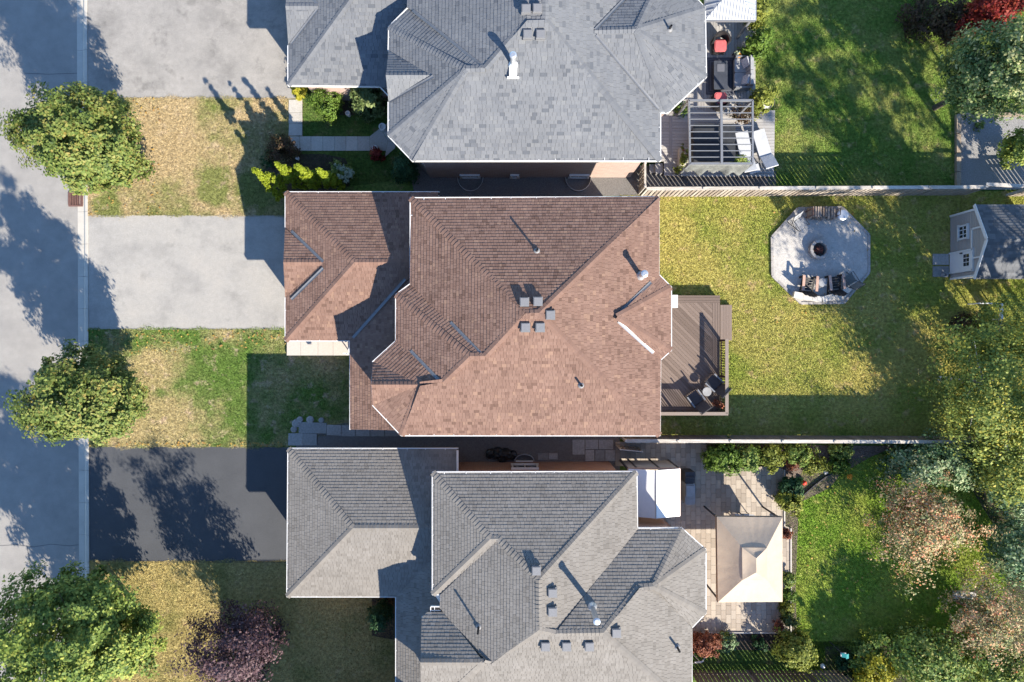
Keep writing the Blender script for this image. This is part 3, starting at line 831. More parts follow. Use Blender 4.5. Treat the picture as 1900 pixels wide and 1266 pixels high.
FA = [('S', [(765, 298), (1225, 298), (1012, 37), (978, 38), (900, 127), (865, 128)]),
      ('E', [(1225, 298), (1225, 208), (1103, 57), (1203, -48), (1225, -130), (1012, -45), (1012, 37)]),
      ('W', [(757, -60), (757, 15), (893, 124), (900, 127), (978, 38), (978, -60)]),
      ('NW', [(757, 15), (722, 50), (865, 128), (900, 127), (893, 124)]),
      ('W1', [(722, 50), (721, 252), (865, 128)]),
      ('SW', [(721, 252), (765, 298), (865, 128)]),
      ('N', [(978, 38), (1012, 37), (1012, -45), (978, -60)]),
      ('GS', [(716, 140), (721, 189), (800, 140)]), ('GN', [(721, 95), (716, 140), (800, 140)]),
      ('BN', [(1103, 57), (1180, 55), (1228, -45), (1203, -48)]),
      ('BNE', [(1180, 55), (1308, 15), (1268, -28), (1228, -45)]),
      ('BE', [(1180, 55), (1310, 143), (1308, 15)]),
      ('BSE', [(1180, 55), (1240, 208), (1310, 143)]),
      ('BS', [(1103, 57), (1225, 208), (1240, 208), (1180, 55)]),
      ('gS', [(535, 158), (705, 160), (722, 178), (830, 178), (830, -22), (665, -22)]),
      ('gW', [(535, -200), (535, 158), (665, -22)]),
      ('ggS', [(530, 12), (535, 82), (590, 12)]), ('ggN', [(535, -60), (530, 12), (590, 12)])]
build_roof(ha, 'a', PA, FA, {(716, 140): 5.3, (800, 140): 5.3, (721, 189): za + .04, (721, 95): za + .04, (530, 12): 3.6, (590, 12): 3.6, (535, 82): 3.06, (535, -60): 3.06,
                             (978, -60): 6.2, (1012, -45): 6.2, (978, 38): 6.3, (1012, 37): 6.32, (1268, -28): za, (722, 178): 3.0, (830, 178): 3.0, (830, -22): 4.3, (665, -22): 4.3, (1225, -130): za, (535, -200): 3.0},
           m_roof_a, 300, widths=(.14, .18, .22, .27), e=.145, th=.013)
gutter(ha, [(757, -60), (757, 15), (722, 50), (721, 94)], za); gutter(ha, [(721, 190), (721, 252), (765, 298), (1225, 298), (1225, 208), (1240, 208), (1310, 143), (1308, 15), (1268, -28)], za)
gutter(ha, [(535, 85), (535, 158), (705, 160), (722, 178)], zg)
walls(ha, [(757, -200), (757, 15), (722, 50), (721, 252), (765, 298), (1225, 298), (1225, 208), (1240, 208), (1310, 143), (1308, 15), (1268, -28), (1268, -200)], za, m_brick_a)
walls(ha, [(535, -160), (535, 158), (705, 160), (770, 160), (770, -160)], zg, m_brick_a)
valley(ha, (766, 20), (896, 124), ('W', 'NW'), m_valley); valley(ha, (724, 188), (804, 142), ('W1', 'GS'), m_valley)
valley(ha, (540, 82), (589, 18), ('gW', 'ggS'), m_valley); valley(ha, (1106, 66), (1222, 203), ('E', 'BS'), m_valley); valley(ha, (1105, 55), (1180, -24), ('E', 'BN'), m_valley)
valley(ha, (545, -40), (589, 8), ('gW', 'ggN'), m_valley)
b = MB(); p, q, r_ = G(721, 95, za), G(717, 140, za + .62), G(721, 189, za)
b.face([Vector((p.x + .1, p.y, za - .1)), Vector((p.x + .1, r_.y, za - .1)), Vector((q.x + .12, q.y, q.z - .06))]); b.build('gable_wall', m_brick_a, ha)
for x, y in ((976, 20), (997, 19), (979, 67), (1003, 67)): roof_vent(ha, x, y)
flue(ha, 952, 120, .75, True); vent_pipe(ha, 1242, 55, .35)
wy = inset([G(x, y, za) for x, y in ((765, 298), (1225, 298), (1225, 100), (765, 100))], .42)
for px_ in (872, 1074, 955):
    p = G(px_, 318, .35); c = window(ha, (p.x, min(v.y for v in wy), .38), (.8 if px_ != 955 else .3, .45), 'x-', panes=2 if px_ != 955 else 1)
    if px_ != 955:
        b = MB(); N_ = 10
        ring = [(p.x + .6 * math.cos(math.pi + math.pi * i / N_), min(v.y for v in wy) + .65 * math.sin(math.pi + math.pi * i / N_)) for i in range(N_ + 1)]
        for (x0, y0), (x1, y1) in zip(ring, ring[1:]): b.beam((x0, y0, .06), (x1, y1, .06), .02, .16)
        b.build('window_well', m_zinc, ha)

# ---- the stone-grey roofed house to the south
zc = 4.75
hc = thing('house', G(1030, 1080), 'warm grey shingle roofed house beside the patio with beige gazebo', 'house', 'houses along the street')
PC = dict(N=Plane((1181, 876), (803, 877), zc, PT), W0=Plane((803, 877), (803, 1103), zc, PT), ST=Plane((803, 1103), (818, 1103), zc, PT),
          W1=Plane((818, 1103), (818, 1127), zc, PT), GN=Plane((818, 1138), (783, 1138), zc + .03, .47), GS=Plane((783, 1318), (818, 1318), zc + .03, .47),
          S=Plane((783, 1319), (1283, 1319), zc, PT), E=Plane((1182, 982), (1181, 876), zc, PT), N2=Plane((1265, 981), (1182, 981), zc, PT),
          NE=Plane((1309, 1020), (1265, 981), zc, PT), EE=Plane((1309, 1138), (1309, 1020), zc, PT), SE=Plane((1283, 1165), (1309, 1138), zc, PT),
          E2=Plane((1283, 1319), (1283, 1165), zc, PT),
          gN=Plane((848, 833), (535, 833), zg, PT), gW=Plane((535, 833), (533, 1107), zg, PT), gS=Plane((533, 1107), (735, 1107), zg, PT), gW2=Plane((735, 1107), (735, 1330), zg, PT))
FC_ = [('N', [(803, 877), (910, 1000), (925, 1000), (1000, 1076), (1181, 876)]),
       ('W0', [(803, 877), (803, 1103), (910, 1000)]),
       ('ST', [(803, 1103), (818, 1103), (925, 1000), (910, 1000)]),
       ('W1', [(818, 1103), (818, 1127), (898, 1229), (910, 1231), (1000, 1169), (1000, 1076), (925, 1000)]),
       ('GN', [(818, 1127), (800, 1127), (783, 1147), (780, 1229), (898, 1229)]),
       ('GS', [(780, 1229), (783, 1319), (800, 1319), (898, 1229)]),
       ('S', [(800, 1319), (1283, 1319), (1120, 1174), (1030, 1175), (1000, 1169), (910, 1231), (898, 1229)]),
       ('E', [(1181, 876), (1000, 1076), (1000, 1169), (1030, 1175), (1182, 982)]),
       ('N2', [(1182, 982), (1030, 1175), (1120, 1174), (1185, 1090), (1213, 1088), (1265, 981)]),
       ('NE', [(1265, 981), (1213, 1088), (1309, 1020)]),
       ('EE', [(1309, 1020), (1213, 1088), (1309, 1138)]),
       ('SE', [(1309, 1138), (1213, 1088), (1283, 1165)]),
       ('E2', [(1283, 1165), (1213, 1088), (1185, 1090), (1120, 1174), (1283, 1319)]),
       ('gN', [(535, 833), (655, 980), (850, 980), (848, 833)]), ('gW', [(535, 833), (533, 1107), (655, 980)]),
       ('gS', [(533, 1107), (735, 1107), (850, 985), (850, 980), (655, 980)]),
       ('gW2', [(735, 1107), (735, 1330), (850, 1330), (850, 985)])]
build_roof(hc, 'c', PC, FC_, {(780, 1229): 5.62, (783, 1147): zc + .05, (800, 1127): zc + .02, (783, 1319): zc, (850, 980): 4.1, (850, 985): 4.1, (850, 1330): 4.1, (848, 833): 3.0}, m_roof_c, 300,
           widths=(.13, .16, .2), e=.13, th=.014)
gutter(hc, [(1283, 1319), (1283, 1165), (1309, 1138), (1309, 1020), (1265, 981), (1182, 981), (1181, 876), (803, 877), (803, 1103), (818, 1103), (818, 1127), (800, 1127), (800, 1147), (783, 1147)], zc)
gutter(hc, [(850, 833), (535, 833), (533, 1107), (735, 1107), (735, 1319)], zg)
walls(hc, [(803, 877), (803, 1103), (818, 1127), (783, 1147), (783, 1319), (1283, 1319), (1283, 1165), (1309, 1138), (1309, 1020), (1265, 981), (1182, 981), (1181, 876)], zc, m_brick_c)
walls(hc, [(535, 833), (533, 1107), (735, 1107), (735, 1300), (840, 1300), (840, 833)], zg, m_brick_c)
b = MB(); p, q = G(849, 836, 3.05), G(849, 905, 3.55)
b.beam(p, q, .08, .12); b.build('rake_board', m_offwhite, hc)
for x, y in ((995, 1057), (1025, 1098), (1025, 1133), (1143, 1172), (1012, 1197), (1051, 1197), (1093, 1197)): roof_vent(hc, x, y)
vent_pipe(hc, 888, 1163, .65); vent_pipe(hc, 1256, 1200, .45)
flue(hc, 1099, 1126, 1.25)
wn_ = inset([G(x, y, zc) for x, y in ((803, 877), (1181, 876), (1181, 980), (803, 980))], .42)
p = G(974, 866, 1.45); window(hc, (p.x, max(v.y for v in wn_), 1.45), (1.1, 1.0), 'x+')

# ---- the next house to the south, just beyond the bottom edge; its shade reaches the front lawn
hd = thing('house', G(900, 1500), 'neighbouring house past the bottom fence, shading the dry front lawn', 'house', 'houses along the street')
g2 = lambda x, y: G(x, y, 0).xy
NWc, SEc = g2(590, 1290), g2(1190, 1740)
b = MB(); b.prism(ccw([(NWc.x + .4, NWc.y - .4), (SEc.x - .4, NWc.y - .4), (SEc.x - .4, SEc.y + .4), (NWc.x + .4, SEc.y + .4)]), -.1, 4.6); b.build('wall', m_brick_c, hd)
hd_z = 4.75; run = (NWc.y - SEc.y) / 2; rz_ = hd_z + run * PT
A_, B_, C_, D_ = Vector((NWc.x, NWc.y, hd_z)), Vector((NWc.x, SEc.y, hd_z)), Vector((SEc.x, SEc.y, hd_z)), Vector((SEc.x, NWc.y, hd_z))
R0, R1 = Vector((NWc.x + run, (NWc.y + SEc.y) / 2, rz_)), Vector((SEc.x - run, (NWc.y + SEc.y) / 2, rz_))
b = MB(); b.face([A_, B_, R0]); b.face([B_, C_, R1, R0]); b.face([C_, D_, R1]); b.face([D_, A_, R0, R1]); b.build('roof', m_roof_c, hd)
b = MB()
for p, q in ((A_, B_), (B_, C_), (C_, D_), (D_, A_)): b.beam(p - Vector((0, 0, .06)), q - Vector((0, 0, .06)), .12, .13)
b.build('gutter', m_white, hd)
# ------------------------------------------------------------------ plants
def crown(name, c, r, m, parent, nclump, per, leaf, seed, spread=.32, flat=.35, droop=0., taper=0., hollow=.55, vj=.22, stretch=1.0, rag=.14):
    """leaf clumps spread through an uneven ellipsoid; every leaf is a small bent-over face"""
    g = np.random.default_rng(seed)
    d = g.normal(0, 1, (nclump, 3)); d /= np.linalg.norm(d, axis=1)[:, None]
    rad = (hollow + (1 - hollow) * g.random(nclump) ** .6)
    lob = 1 + .16 * np.sin(3 * np.arctan2(d[:, 1], d[:, 0]) + seed) + .10 * np.sin(5 * np.arctan2(d[:, 1], d[:, 0]) + 2 * seed) + g.normal(0, rag, nclump)
    q = d * (rad * lob)[:, None]
    if taper: q[:, :2] *= (1 - taper * (q[:, 2:3] + 1) / 2).clip(.05, 1.3)
    cl = q * np.array(r)
    n = nclump * per
    ci = np.repeat(np.arange(nclump), per)
    sc = spread * np.mean(r)
    p = cl[ci] + np.clip(g.normal(0, 1, (n, 3)), -1.6, 1.6) * sc * np.array([1, 1, .6]) * g.uniform(.5, 1.1, (nclump, 1))[ci]
    nor = p / np.array(r) + g.normal(0, .55, (n, 3)) + np.array([0, 0, flat])
    nor /= np.linalg.norm(nor, axis=1)[:, None] + 1e-6
    t = np.cross(nor, g.normal(0, 1, (n, 3))); t /= np.linalg.norm(t, axis=1)[:, None] + 1e-6
    bt = np.cross(nor, t)
    L = leaf * g.uniform(.6, 1.25, n)[:, None]; Wd = L * g.uniform(.5, .75, n)[:, None]
    P = p + np.array(c)
    V = np.stack([P - t * L * .5 * stretch, P + bt * Wd * .5 + nor * L * .12, P + t * L * .5 * stretch - nor * L * droop, P - bt * Wd * .5 + nor * L * .12], 1)
    V = V[P[:, 2] > .04]
    ci = ci[P[:, 2] > .04]
    var = np.clip(g.uniform(.25, .75, nclump)[ci] + g.normal(0, vj, len(ci)), 0, 1)
    V = V.reshape(-1, 3)
    if parent is not None: V = V - np.array(wloc(parent))
    return mesh_np(name, V, 4, m, var, parent)

def tree(label, px, py, zc, rpx, rz, m, nclump, per, leaf, seed, name='tree', cat='tree', bark=None, group=None, ry=None, trunk_r=.11, **kw):
    """px, py: where the photo shows the middle of the crown, zc metres up"""
    c = G(px, py, zc); k = (H - zc) / F
    rx = rpx * k; ry_ = (ry or rpx) * k
    t = thing(name, (c.x, c.y, 0), label, cat, group)
    bk = bark or m_bark
    b = MB(); g = random.Random(seed)
    top = zc + rz * .5
    b.tube([(c.x, c.y, -.1), (c.x + g.uniform(-.05, .05), c.y, zc * .5), (c.x + g.uniform(-.15, .15), c.y + g.uniform(-.15, .15), top)], [trunk_r * 1.3, trunk_r, trunk_r * .3], 9)
    tr = b.build('trunk', bk, t)
    b = MB()
    for i in range(9):
        a = i * 2.4 + g.uniform(-.4, .4); z0 = zc - rz * g.uniform(.1, .8); z0 = max(z0, .5)
        l = g.uniform(.6, .95)
        e = Vector((c.x + math.cos(a) * rx * l, c.y + math.sin(a) * ry_ * l, min(z0 + rz * g.uniform(.3, .8), zc + rz * .7)))
        s_ = Vector((c.x, c.y, z0)); mid = s_.lerp(e, .5) + Vector((0, 0, -.1))
        b.tube([s_, mid, e], [trunk_r * .45, trunk_r * .3, trunk_r * .1], 6)
    b.build('limb', bk, t)
    crown('crown', (c.x, c.y, zc), (rx, ry_, rz), m, t, nclump, per, leaf, seed, **kw)
    return t

def shrub(label, px, py, zc, rpx, rz, m, nclump, per, leaf, seed, name='shrub', cat='shrub', group=None, ry=None, **kw):
    c = G(px, py, zc); k = (H - zc) / F
    t = thing(name, (c.x, c.y, 0), label, cat, group)
    crown('foliage', (c.x, c.y, zc), (rpx * k, (ry or rpx) * k, rz), m, t, nclump, per, leaf, seed, **kw)
    b = MB(); g = random.Random(seed)
    for i in range(5):
        a = i * 1.3; b.tube([(c.x + .03 * i - .06, c.y, -.03), (c.x + math.cos(a) * rpx * k * .4, c.y + math.sin(a) * rpx * k * .4, zc)], [.02, .008], 5)
    b.build('stem', m_bark, t)
    return t

SG = 'street trees by the kerb'
tree('bushy yellow tinged street maple above the storm drain', 156, 263, 4.2, 82, 2.7, l_maple, 300, 150, .14, 11, 'street_tree', group=SG, ry=80, spread=.11, rag=.11, flat=.8)
tree('rounded green street maple between the middle and dark driveways', 159, 737, 4.0, 81, 2.6, l_maple, 300, 150, .14, 22, 'street_tree', group=SG, ry=74, spread=.11, rag=.11, flat=.8)
tree('largest dark green street maple below the fresh black driveway', 132, 1192, 4.4, 116, 3.0, l_dark, 420, 140, .15, 33, 'street_tree', group=SG, ry=114, spread=.095, rag=.13, flat=.8)
tree('purple leaved tree on the dry lawn beside the dark driveway', 438, 1206, 3.1, 70, 2.4, l_purple, 190, 80, .12, 44, 'purple_tree', ry=68, spread=.14, rag=.22)
# shrubs in front of the northern house
CG = 'golden cedars by the brown garage'
for i, (x, y, h, r, lb) in enumerate(((530, 355, 3.75, .66, 'widest golden cedar, at the lawn end of the row by the brown garage'), (562, 341, 3.6, .5, 'golden cedar second from the lawn end of the row by the brown garage'),
                                     (598, 347, 3.8, .58, 'golden cedar second from the hydrangea in the row by the brown garage'), (630, 350, 3.5, .48, 'golden cedar next to the pale hydrangea by the brown garage'))):
    b_ = G(x, y); zc_ = h * .48; k_ = F / (H - zc_)
    shrub(lb, 950 + b_.x * k_, 633 - b_.y * k_, zc_, r * k_, h * .5, l_gold, 110, 64, .10, 50 + i, 'golden_cedar', 'cedar', CG, spread=.055, taper=.92, hollow=.8, ry=r * k_ * .9)
shrub('rounded lime green shrub beside the pale walkway slab', 606, 189, .9, 27, .85, l_round, 120, 45, .09, 61, spread=.14, hollow=.8)
shrub('feathery pale green conifer against the garage wall of the northern house', 682, 188, 1.0, 26, 1.2, l_pale, 60, 60, .13, 62, 'conifer', 'conifer', spread=.2, stretch=1.6)
shrub('bright yellow low plant at the driveway corner of the garage', 556, 168, .3, 13, .3, l_yellow, 30, 25, .12, 63, 'yellow_plant', 'plant', spread=.25, stretch=1.6)
shrub('dim russet shrub shaded beside the walkway bend', 524, 277, .7, 27, .65, l_brown, 80, 40, .09, 64, spread=.16)
shrub('small maroon shrub beside the walkway under the front corner', 700, 288, .35, 12, .35, l_red, 40, 25, .09, 65, spread=.2)
shrub('dark green cedar tucked under the roof corner over the gravel', 752, 315, 1.2, 24, 1.2, l_cedar, 90, 50, .10, 66, 'cedar', 'cedar', spread=.15, taper=.3)
shrub('small dark shrub in the gap between lawn and russet shrub', 498, 296, .3, 14, .3, l_cedar, 30, 30, .08, 67, spread=.2)
def hydrangea(label, px, py, r, heads, seed):
    t = shrub(label, px, py, .5, r, .5, l_mix, 60, 30, .11, seed, 'hydrangea', 'hydrangea', spread=.2)
    g = random.Random(seed); base = G(px, py, .9); k = (H - .9) / F
    for i in range(heads):
        a = g.uniform(0, 6.28); rr = r * k * math.sqrt(g.random()) * .9
        c = (base.x + rr * math.cos(a), base.y + rr * math.sin(a), .95 - rr * .3)
        crown('flower_head', c, (.12, .12, .08), l_white, t, 12, 18, .05, seed * 50 + i, spread=.3)
hydrangea('hydrangea with pale round flower heads beside the golden cedars', 633, 320, 19, 14, 71)
# plants of the southern front yard
shrub('dark conifer in the narrow bed behind the southern garage corner', 706, 1142, 1.0, 20, 1.1, l_cedar, 80, 50, .10, 72, 'conifer', 'conifer', spread=.16)
shrub('purple low plant beside the purple tree on the shaded lawn', 512, 1176, .3, 10, .3, l_purple, 25, 25, .09, 73, 'low_plant', 'plant')
# back yard of the northern house
EG = 'upright lime cedars along the pergola deck'
for i, (x, y, r, lb) in enumerate(((1402, 30, 20, 'lime edged cedar beside the white metal roof'), (1399, 88, 25, 'roundest lime edged cedar, beside the sofa back'), (1412, 188, 22, 'lime edged cedar at the pergola corner by the white bucket'))):
    shrub(lb, x, y, 1.0, r, 1.2, l_lime if i != 1 else l_round, 80, 50, .12, 80 + i, 'cedar', 'cedar', EG, spread=.16, taper=.35, stretch=1.3)
shrub('bronze leaved potted shrub at the pergola corner under the bars', 1375, 212, .7, 18, .5, l_brown, 40, 30, .10, 84, 'potted_shrub', 'shrub', spread=.2)
shrub('green low plant at the roof corner of the northern deck', 1262, 200, .4, 12, .4, l_mix, 30, 30, .11, 85, 'low_plant', 'plant', spread=.25, ry=20)
shrub('red leaved tree at the top corner of the northern yard', 1846, 14, 3.0, 34, 1.4, l_red, 130, 45, .16, 86, 'red_tree', 'tree', spread=.17)
shrub('dusky russet bush beside the red tree', 1772, 40, 1.3, 36, 1.0, l_brown, 100, 40, .15, 87, 'russet_bush', 'bush', spread=.18)
shrub('olive brown bush at the edge of the shaded northern lawn', 1712, 30, .8, 36, .8, l_brown, 70, 35, .13, 88, 'bush', 'bush', spread=.2)
tree('broad pale edged green maple over the timber edged gravel bed', 1866, 128, 4.6, 80, 2.4, l_maple_ne, 300, 90, .14, 89, 'maple_tree', 'tree', spread=.13, ry=68, rag=.22)
shrub('dark rounded bush on the pale gravel bed', 1896, 274, 1.3, 32, .9, l_dark, 90, 45, .14, 90, 'bush', 'bush', spread=.17)
shrub('little tuft plant standing on the pale gravel bed', 1816, 236, .2, 9, .2, l_mix, 12, 18, .11, 91, 'low_plant', 'plant')
# trees at the far end of the middle yard
BG = 'birches at the end of the middle yard'
tree('yellowing birch reaching left over the middle lawn', 1848, 712, 3.7, 98, 2.3, l_birch, 290, 80, .12, 101, 'birch', 'tree', m_birch, BG, spread=.13, ry=112, trunk_r=.10, rag=.25)
tree('yellowing birch over the end of the stained fence', 1878, 845, 3.0, 52, 1.7, l_birch, 170, 60, .125, 102, 'birch', 'tree', m_birch, BG, spread=.17, ry=74, trunk_r=.09)
tree('olive yellow birch low beside the white frame', 1868, 630, 2.8, 64, 1.6, l_birch, 130, 56, .125, 103, 'birch', 'tree', m_birch, BG, spread=.18, ry=62, trunk_r=.08)
# tall trees whose shade falls on the lawns, beyond the right edge of the picture
TG = 'tall trees beyond the right edge'
for i, (gx, gy, h, r) in enumerate(((1955, 655, 8.0, 2.5), (2010, 480, 8.5, 2.6), (2035, 790, 7.0, 1.9), (1905, 745, 9.5, 2.6), (1850, 605, 9.5, 2.2), (1990, 790, 10.0, 2.4), (1940, 500, 9.0, 2.2), (1840, 852, 8.0, 1.6))):
    g_ = G(gx, gy)
    k = F / (H - h)
    tree('tall leafy tree at the far end of the gardens', 950 + g_.x * k, 633 - g_.y * k, h, r * k, 2.8, l_birch, 38, 66, .19, 110 + i, 'tall_tree', 'tree', None, TG, spread=.10, rag=.3, hollow=.4)
# southern garden
tree('pink and orange tinged small tree over the bright lawn', 1716, 968, 2.2, 82, 1.3, l_pink, 300, 44, .11, 121, 'pink_tree', 'tree', spread=.13, ry=84, trunk_r=.07, rag=.3, hollow=.35)
tree('blush brown small tree at the lawn end beyond the stepping slab', 1836, 1150, 2.2, 70, 1.3, l_pink, 250, 44, .105, 122, 'pink_tree', 'tree', spread=.13, ry=76, trunk_r=.07, rag=.3, hollow=.35)
shrub('broad blue green bush along the stained fence under the birch', 1738, 858, 1.2, 92, 1.0, l_blue, 220, 46, .15, 123, 'bush', 'bush', spread=.14, ry=40)
shrub('blue green bush at the right edge of the southern garden', 1888, 1025, 1.5, 46, 1.2, l_blue, 130, 46, .15, 124, 'bush', 'bush', spread=.16, ry=62)
shrub('grey green bush beside the birch trunk at the right edge', 1882, 915, 1.6, 42, 1.2, l_blue, 110, 46, .15, 125, 'bush', 'bush', spread=.16)
shrub('wide mottled green bush along the bottom garden bed', 1722, 1222, 1.6, 74, 1.3, l_mix, 200, 46, .15, 126, 'bush', 'bush', spread=.15, ry=52)
shrub('dark mottled bush in the bottom right garden corner', 1846, 1240, 1.4, 62, 1.1, l_dark, 150, 46, .15, 127, 'bush', 'bush', spread=.16, ry=44)
shrub('golden yellow shrub beside the bottom fence end', 1622, 1250, 1.2, 36, 1.0, l_yellow, 100, 46, .13, 128, 'golden_shrub', 'shrub', spread=.16)
shrub('green shrub topped by the golden yellow one at bottom', 1608, 1212, .9, 32, .8, l_mix, 70, 40, .13, 129, spread=.17)
shrub('yellow green rounded shrub at the patio corner by the garden bed', 1478, 1204, 1.2, 32, 1.0, l_lime, 110, 40, .14, 130, spread=.18)
shrub('deep green low plant beneath the bird feeder', 1570, 1232, .4, 20, .4, l_cedar, 40, 34, .11, 131, 'low_plant', 'plant', spread=.2)
shrub('rusty flowered bush at the house corner next to the bottom bed', 1306, 1194, .6, 29, .55, l_rust, 120, 40, .10, 132, 'flowering_shrub', 'shrub', spread=.15, ry=18)
shrub('teal green plant next to the rusty flowered bush', 1350, 1192, .35, 16, .35, l_blue, 40, 30, .10, 133, 'low_plant', 'plant', spread=.2)
shrub('green plant at the middle of the narrow bottom bed', 1408, 1196, .35, 13, .35, l_cedar, 30, 30, .10, 134, 'low_plant', 'plant', spread=.2)
shrub('small yellow green plant at the start of the narrow bottom bed', 1344, 1180, .25, 8, .2, l_lime, 14, 20, .09, 135, 'low_plant', 'plant')
shrub('leafy green bush where the patio meets the stained fence', 1342, 850, .9, 32, .8, l_round, 110, 42, .13, 136, spread=.16, ry=27)
shrub('olive bush next to the leafy bush along the stained fence', 1386, 850, .7, 30, .6, l_mix, 80, 40, .12, 137, spread=.17, ry=24)
shrub('straw green ornamental clump along the stained fence', 1432, 846, .6, 26, .5, l_lime, 60, 38, .13, 138, 'garden_clump', 'plant', spread=.2, ry=22)
shrub('green perennial clump at the middle of the fence bed', 1482, 842, .6, 24, .5, l_mix, 60, 36, .12, 139, 'garden_clump', 'plant', spread=.2, ry=20)
shrub('light green perennials near the pale edging block', 1510, 862, .4, 24, .35, l_lime, 60, 34, .11, 140, 'garden_clump', 'plant', spread=.22, ry=18)
shrub('dark green plant at the fence end of the perennial bed', 1560, 834, .5, 20, .45, l_dark, 50, 34, .12, 141, 'low_plant', 'plant', spread=.2, ry=16)
shrub('green plant spilling onto the lawn beside two orange blooms', 1558, 864, .35, 20, .3, l_round, 50, 30, .11, 142, 'low_plant', 'plant', spread=.22, ry=18)
shrub('fine leaved olive tuft beside the patio and red ball', 1467, 905, .6, 19, .5, l_cedar, 60, 36, .12, 143, 'grass_tuft', 'plant', spread=.18, stretch=1.8)
shrub('variegated shrub with pale leaf tips beside the gazebo corner', 1466, 930, .6, 23, .5, l_lime, 70, 30, .14, 144, spread=.2, ry=20)
shrub('rust coloured trailing plant in the fence bed', 1472, 862, .25, 12, .22, l_rust, 30, 22, .10, 145, 'low_plant', 'plant', ry=18)
ST_ = 'plants in the strip beside the gazebo'
for i, (x, y, lb) in enumerate(((1461, 1075, 'green plant at the gazebo corner in the patio strip'), (1464, 1105, 'leafy plant second along the patio strip beside the gazebo'), (1459, 1128, 'small plant beyond the gazebo in the patio strip'),
                               (1466, 1150, 'dusty green plant near the terracotta pot in the patio strip'), (1458, 990, 'thin low plant half under the gazebo edge'))):
    shrub(lb, x, y, .35, 13 if i < 4 else 8, .35, (l_mix, l_round, l_lime, l_pale, l_rust)[i], 34, 30, .11, 150 + i, 'low_plant', 'plant', ST_, spread=.22)
# weeds and climbers at the shed and fence end of the middle yard
shrub('dark low growth below the white frame near the birch', 1800, 605, .3, 40, .3, l_brown, 60, 34, .12, 160, 'low_plant', 'plant', spread=.22, ry=22)

# fallen leaves
def leaf_scatter(poly, n, m, size=.05):
    pts = [(p.x, p.y) for p in P2(poly)]
    x0, x1 = min(p[0] for p in pts), max(p[0] for p in pts); y0, y1 = min(p[1] for p in pts), max(p[1] for p in pts)
    p = np.stack([RNG.uniform(x0, x1, n), RNG.uniform(y0, y1, n)], 1); p = p[inside(p, pts)]; n = len(p)
    t = RNG.uniform(0, 6.28, n); s = size * RNG.uniform(.6, 1.4, n)
    V = np.zeros((n, 4, 3))
    for k in range(4):
        a = t + k * math.pi / 2; rr = s * (1 if k % 2 == 0 else .6)
        V[:, k, 0] = p[:, 0] + np.cos(a) * rr; V[:, k, 1] = p[:, 1] + np.sin(a) * rr; V[:, k, 2] = .055 + RNG.uniform(0, .03, n)
    return tag(mesh_np('fallen_leaves', V.reshape(-1, 3), 4, m, RNG.uniform(0, 1, n)), kind='stuff')
leaf_scatter([(163, 612), (533, 612), (533, 640), (250, 660), (163, 660)], 150, l_fallen)
leaf_scatter([(163, 183), (300, 183), (300, 399), (163, 399)], 160, l_fallen)
leaf_scatter([(163, 820), (533, 820), (533, 828), (163, 828)], 90, l_fallen)
leaf_scatter([(1560, 600), (1760, 600), (1760, 800), (1560, 780)], 90, l_fallen)
leaf_scatter([(1420, 370), (1750, 370), (1750, 600), (1420, 600)], 40, l_fallen)
leaf_scatter([(1480, 900), (1700, 900), (1700, 1100), (1480, 1100)], 60, l_fallen)
# ------------------------------------------------------------------ fences
BOARD = {}
def plain(name, size, m):
    """shared board mesh with a slight bow"""
    k = (name, size, m.name)
    if k not in BOARD:
        t = MB().box((0, 0, 0), size).build(name, m); BOARD[k] = t.data; bpy.data.objects.remove(t)
    return BOARD[k]

def fence(label, p0, p1, h, pitch, bw, m, side, rail_m, shadowbox=True, group='board fences between the gardens', posts=2.4, fname='fence'):
    """posts, two rails, a cap rail, and every board a part; p0, p1 are ground points (photo pixels)"""
    a, c = G(*p0), G(*p1); d = (c - a).normalized(); L = (c - a).length; n = Vector((-d.y, d.x, 0)) * side
    ang = math.atan2(d.y, d.x)
    t = thing(fname, a, label, 'fence', group)
    np_ = max(1, round(L / posts))
    for i in range(np_ + 1):
        q = a + d * (L * i / np_)
        o = link('post', plain('post', (.1, .1, h + .12), rail_m), t); o.location = q - a + Vector((0, 0, (h + .12) / 2 - .02)); o.rotation_euler = (0, 0, ang)
    for i in range(np_):
        q0, q1 = a + d * (L * i / np_), a + d * (L * (i + 1) / np_)
        for z_, wd, ht in ((.3, .04, .09), (h - .25, .04, .09)):
            b = MB(); b.beam(q0 + n * .03 + Vector((0, 0, z_)), q1 + n * .03 + Vector((0, 0, z_)), wd, ht); b.build('rail', rail_m, t)
        b = MB(); b.beam(q0 + d * .01 + Vector((0, 0, h + .03)), q1 - d * .01 + Vector((0, 0, h + .03)), .15, .035); b.build('cap_rail', rail_m, t)
    me = plain('board', (bw, .02, h - .06), m)
    x = bw / 2 + .06; i = 0
    while shadowbox and x + pitch / 2 < L - .05:      # the far side's boards, standing behind the gaps
        o = link('board', plain('board', (pitch * .56, .02, h - .06), m), t); o.location = d * (x + pitch / 2) - n * .035 + Vector((0, 0, h / 2)); o.rotation_euler = (0, 0, ang); x += pitch
    x = bw / 2 + .06
    while x < L - .05:
        o = link('board', me, t)
        o.location = d * x + n * .065 + Vector((random.uniform(-.004, .004), random.uniform(-.004, .004), h / 2 + random.uniform(-.012, .012)))
        o.rotation_euler = (random.uniform(-.01, .01), random.uniform(-.006, .006), ang + random.uniform(-.02, .02))
        x += pitch; i += 1
    return t
fence('weathered board fence between the pergola yard and the fire pit lawn', (1190, 363), (1790, 360), 1.4, .2, .13, m_fence, -1, m_rail_pale)
fence('short sunlit board fence behind the shed', (1868, 362), (2080, 358), 1.35, .2, .12, m_fence, -1, m_rail_pale)
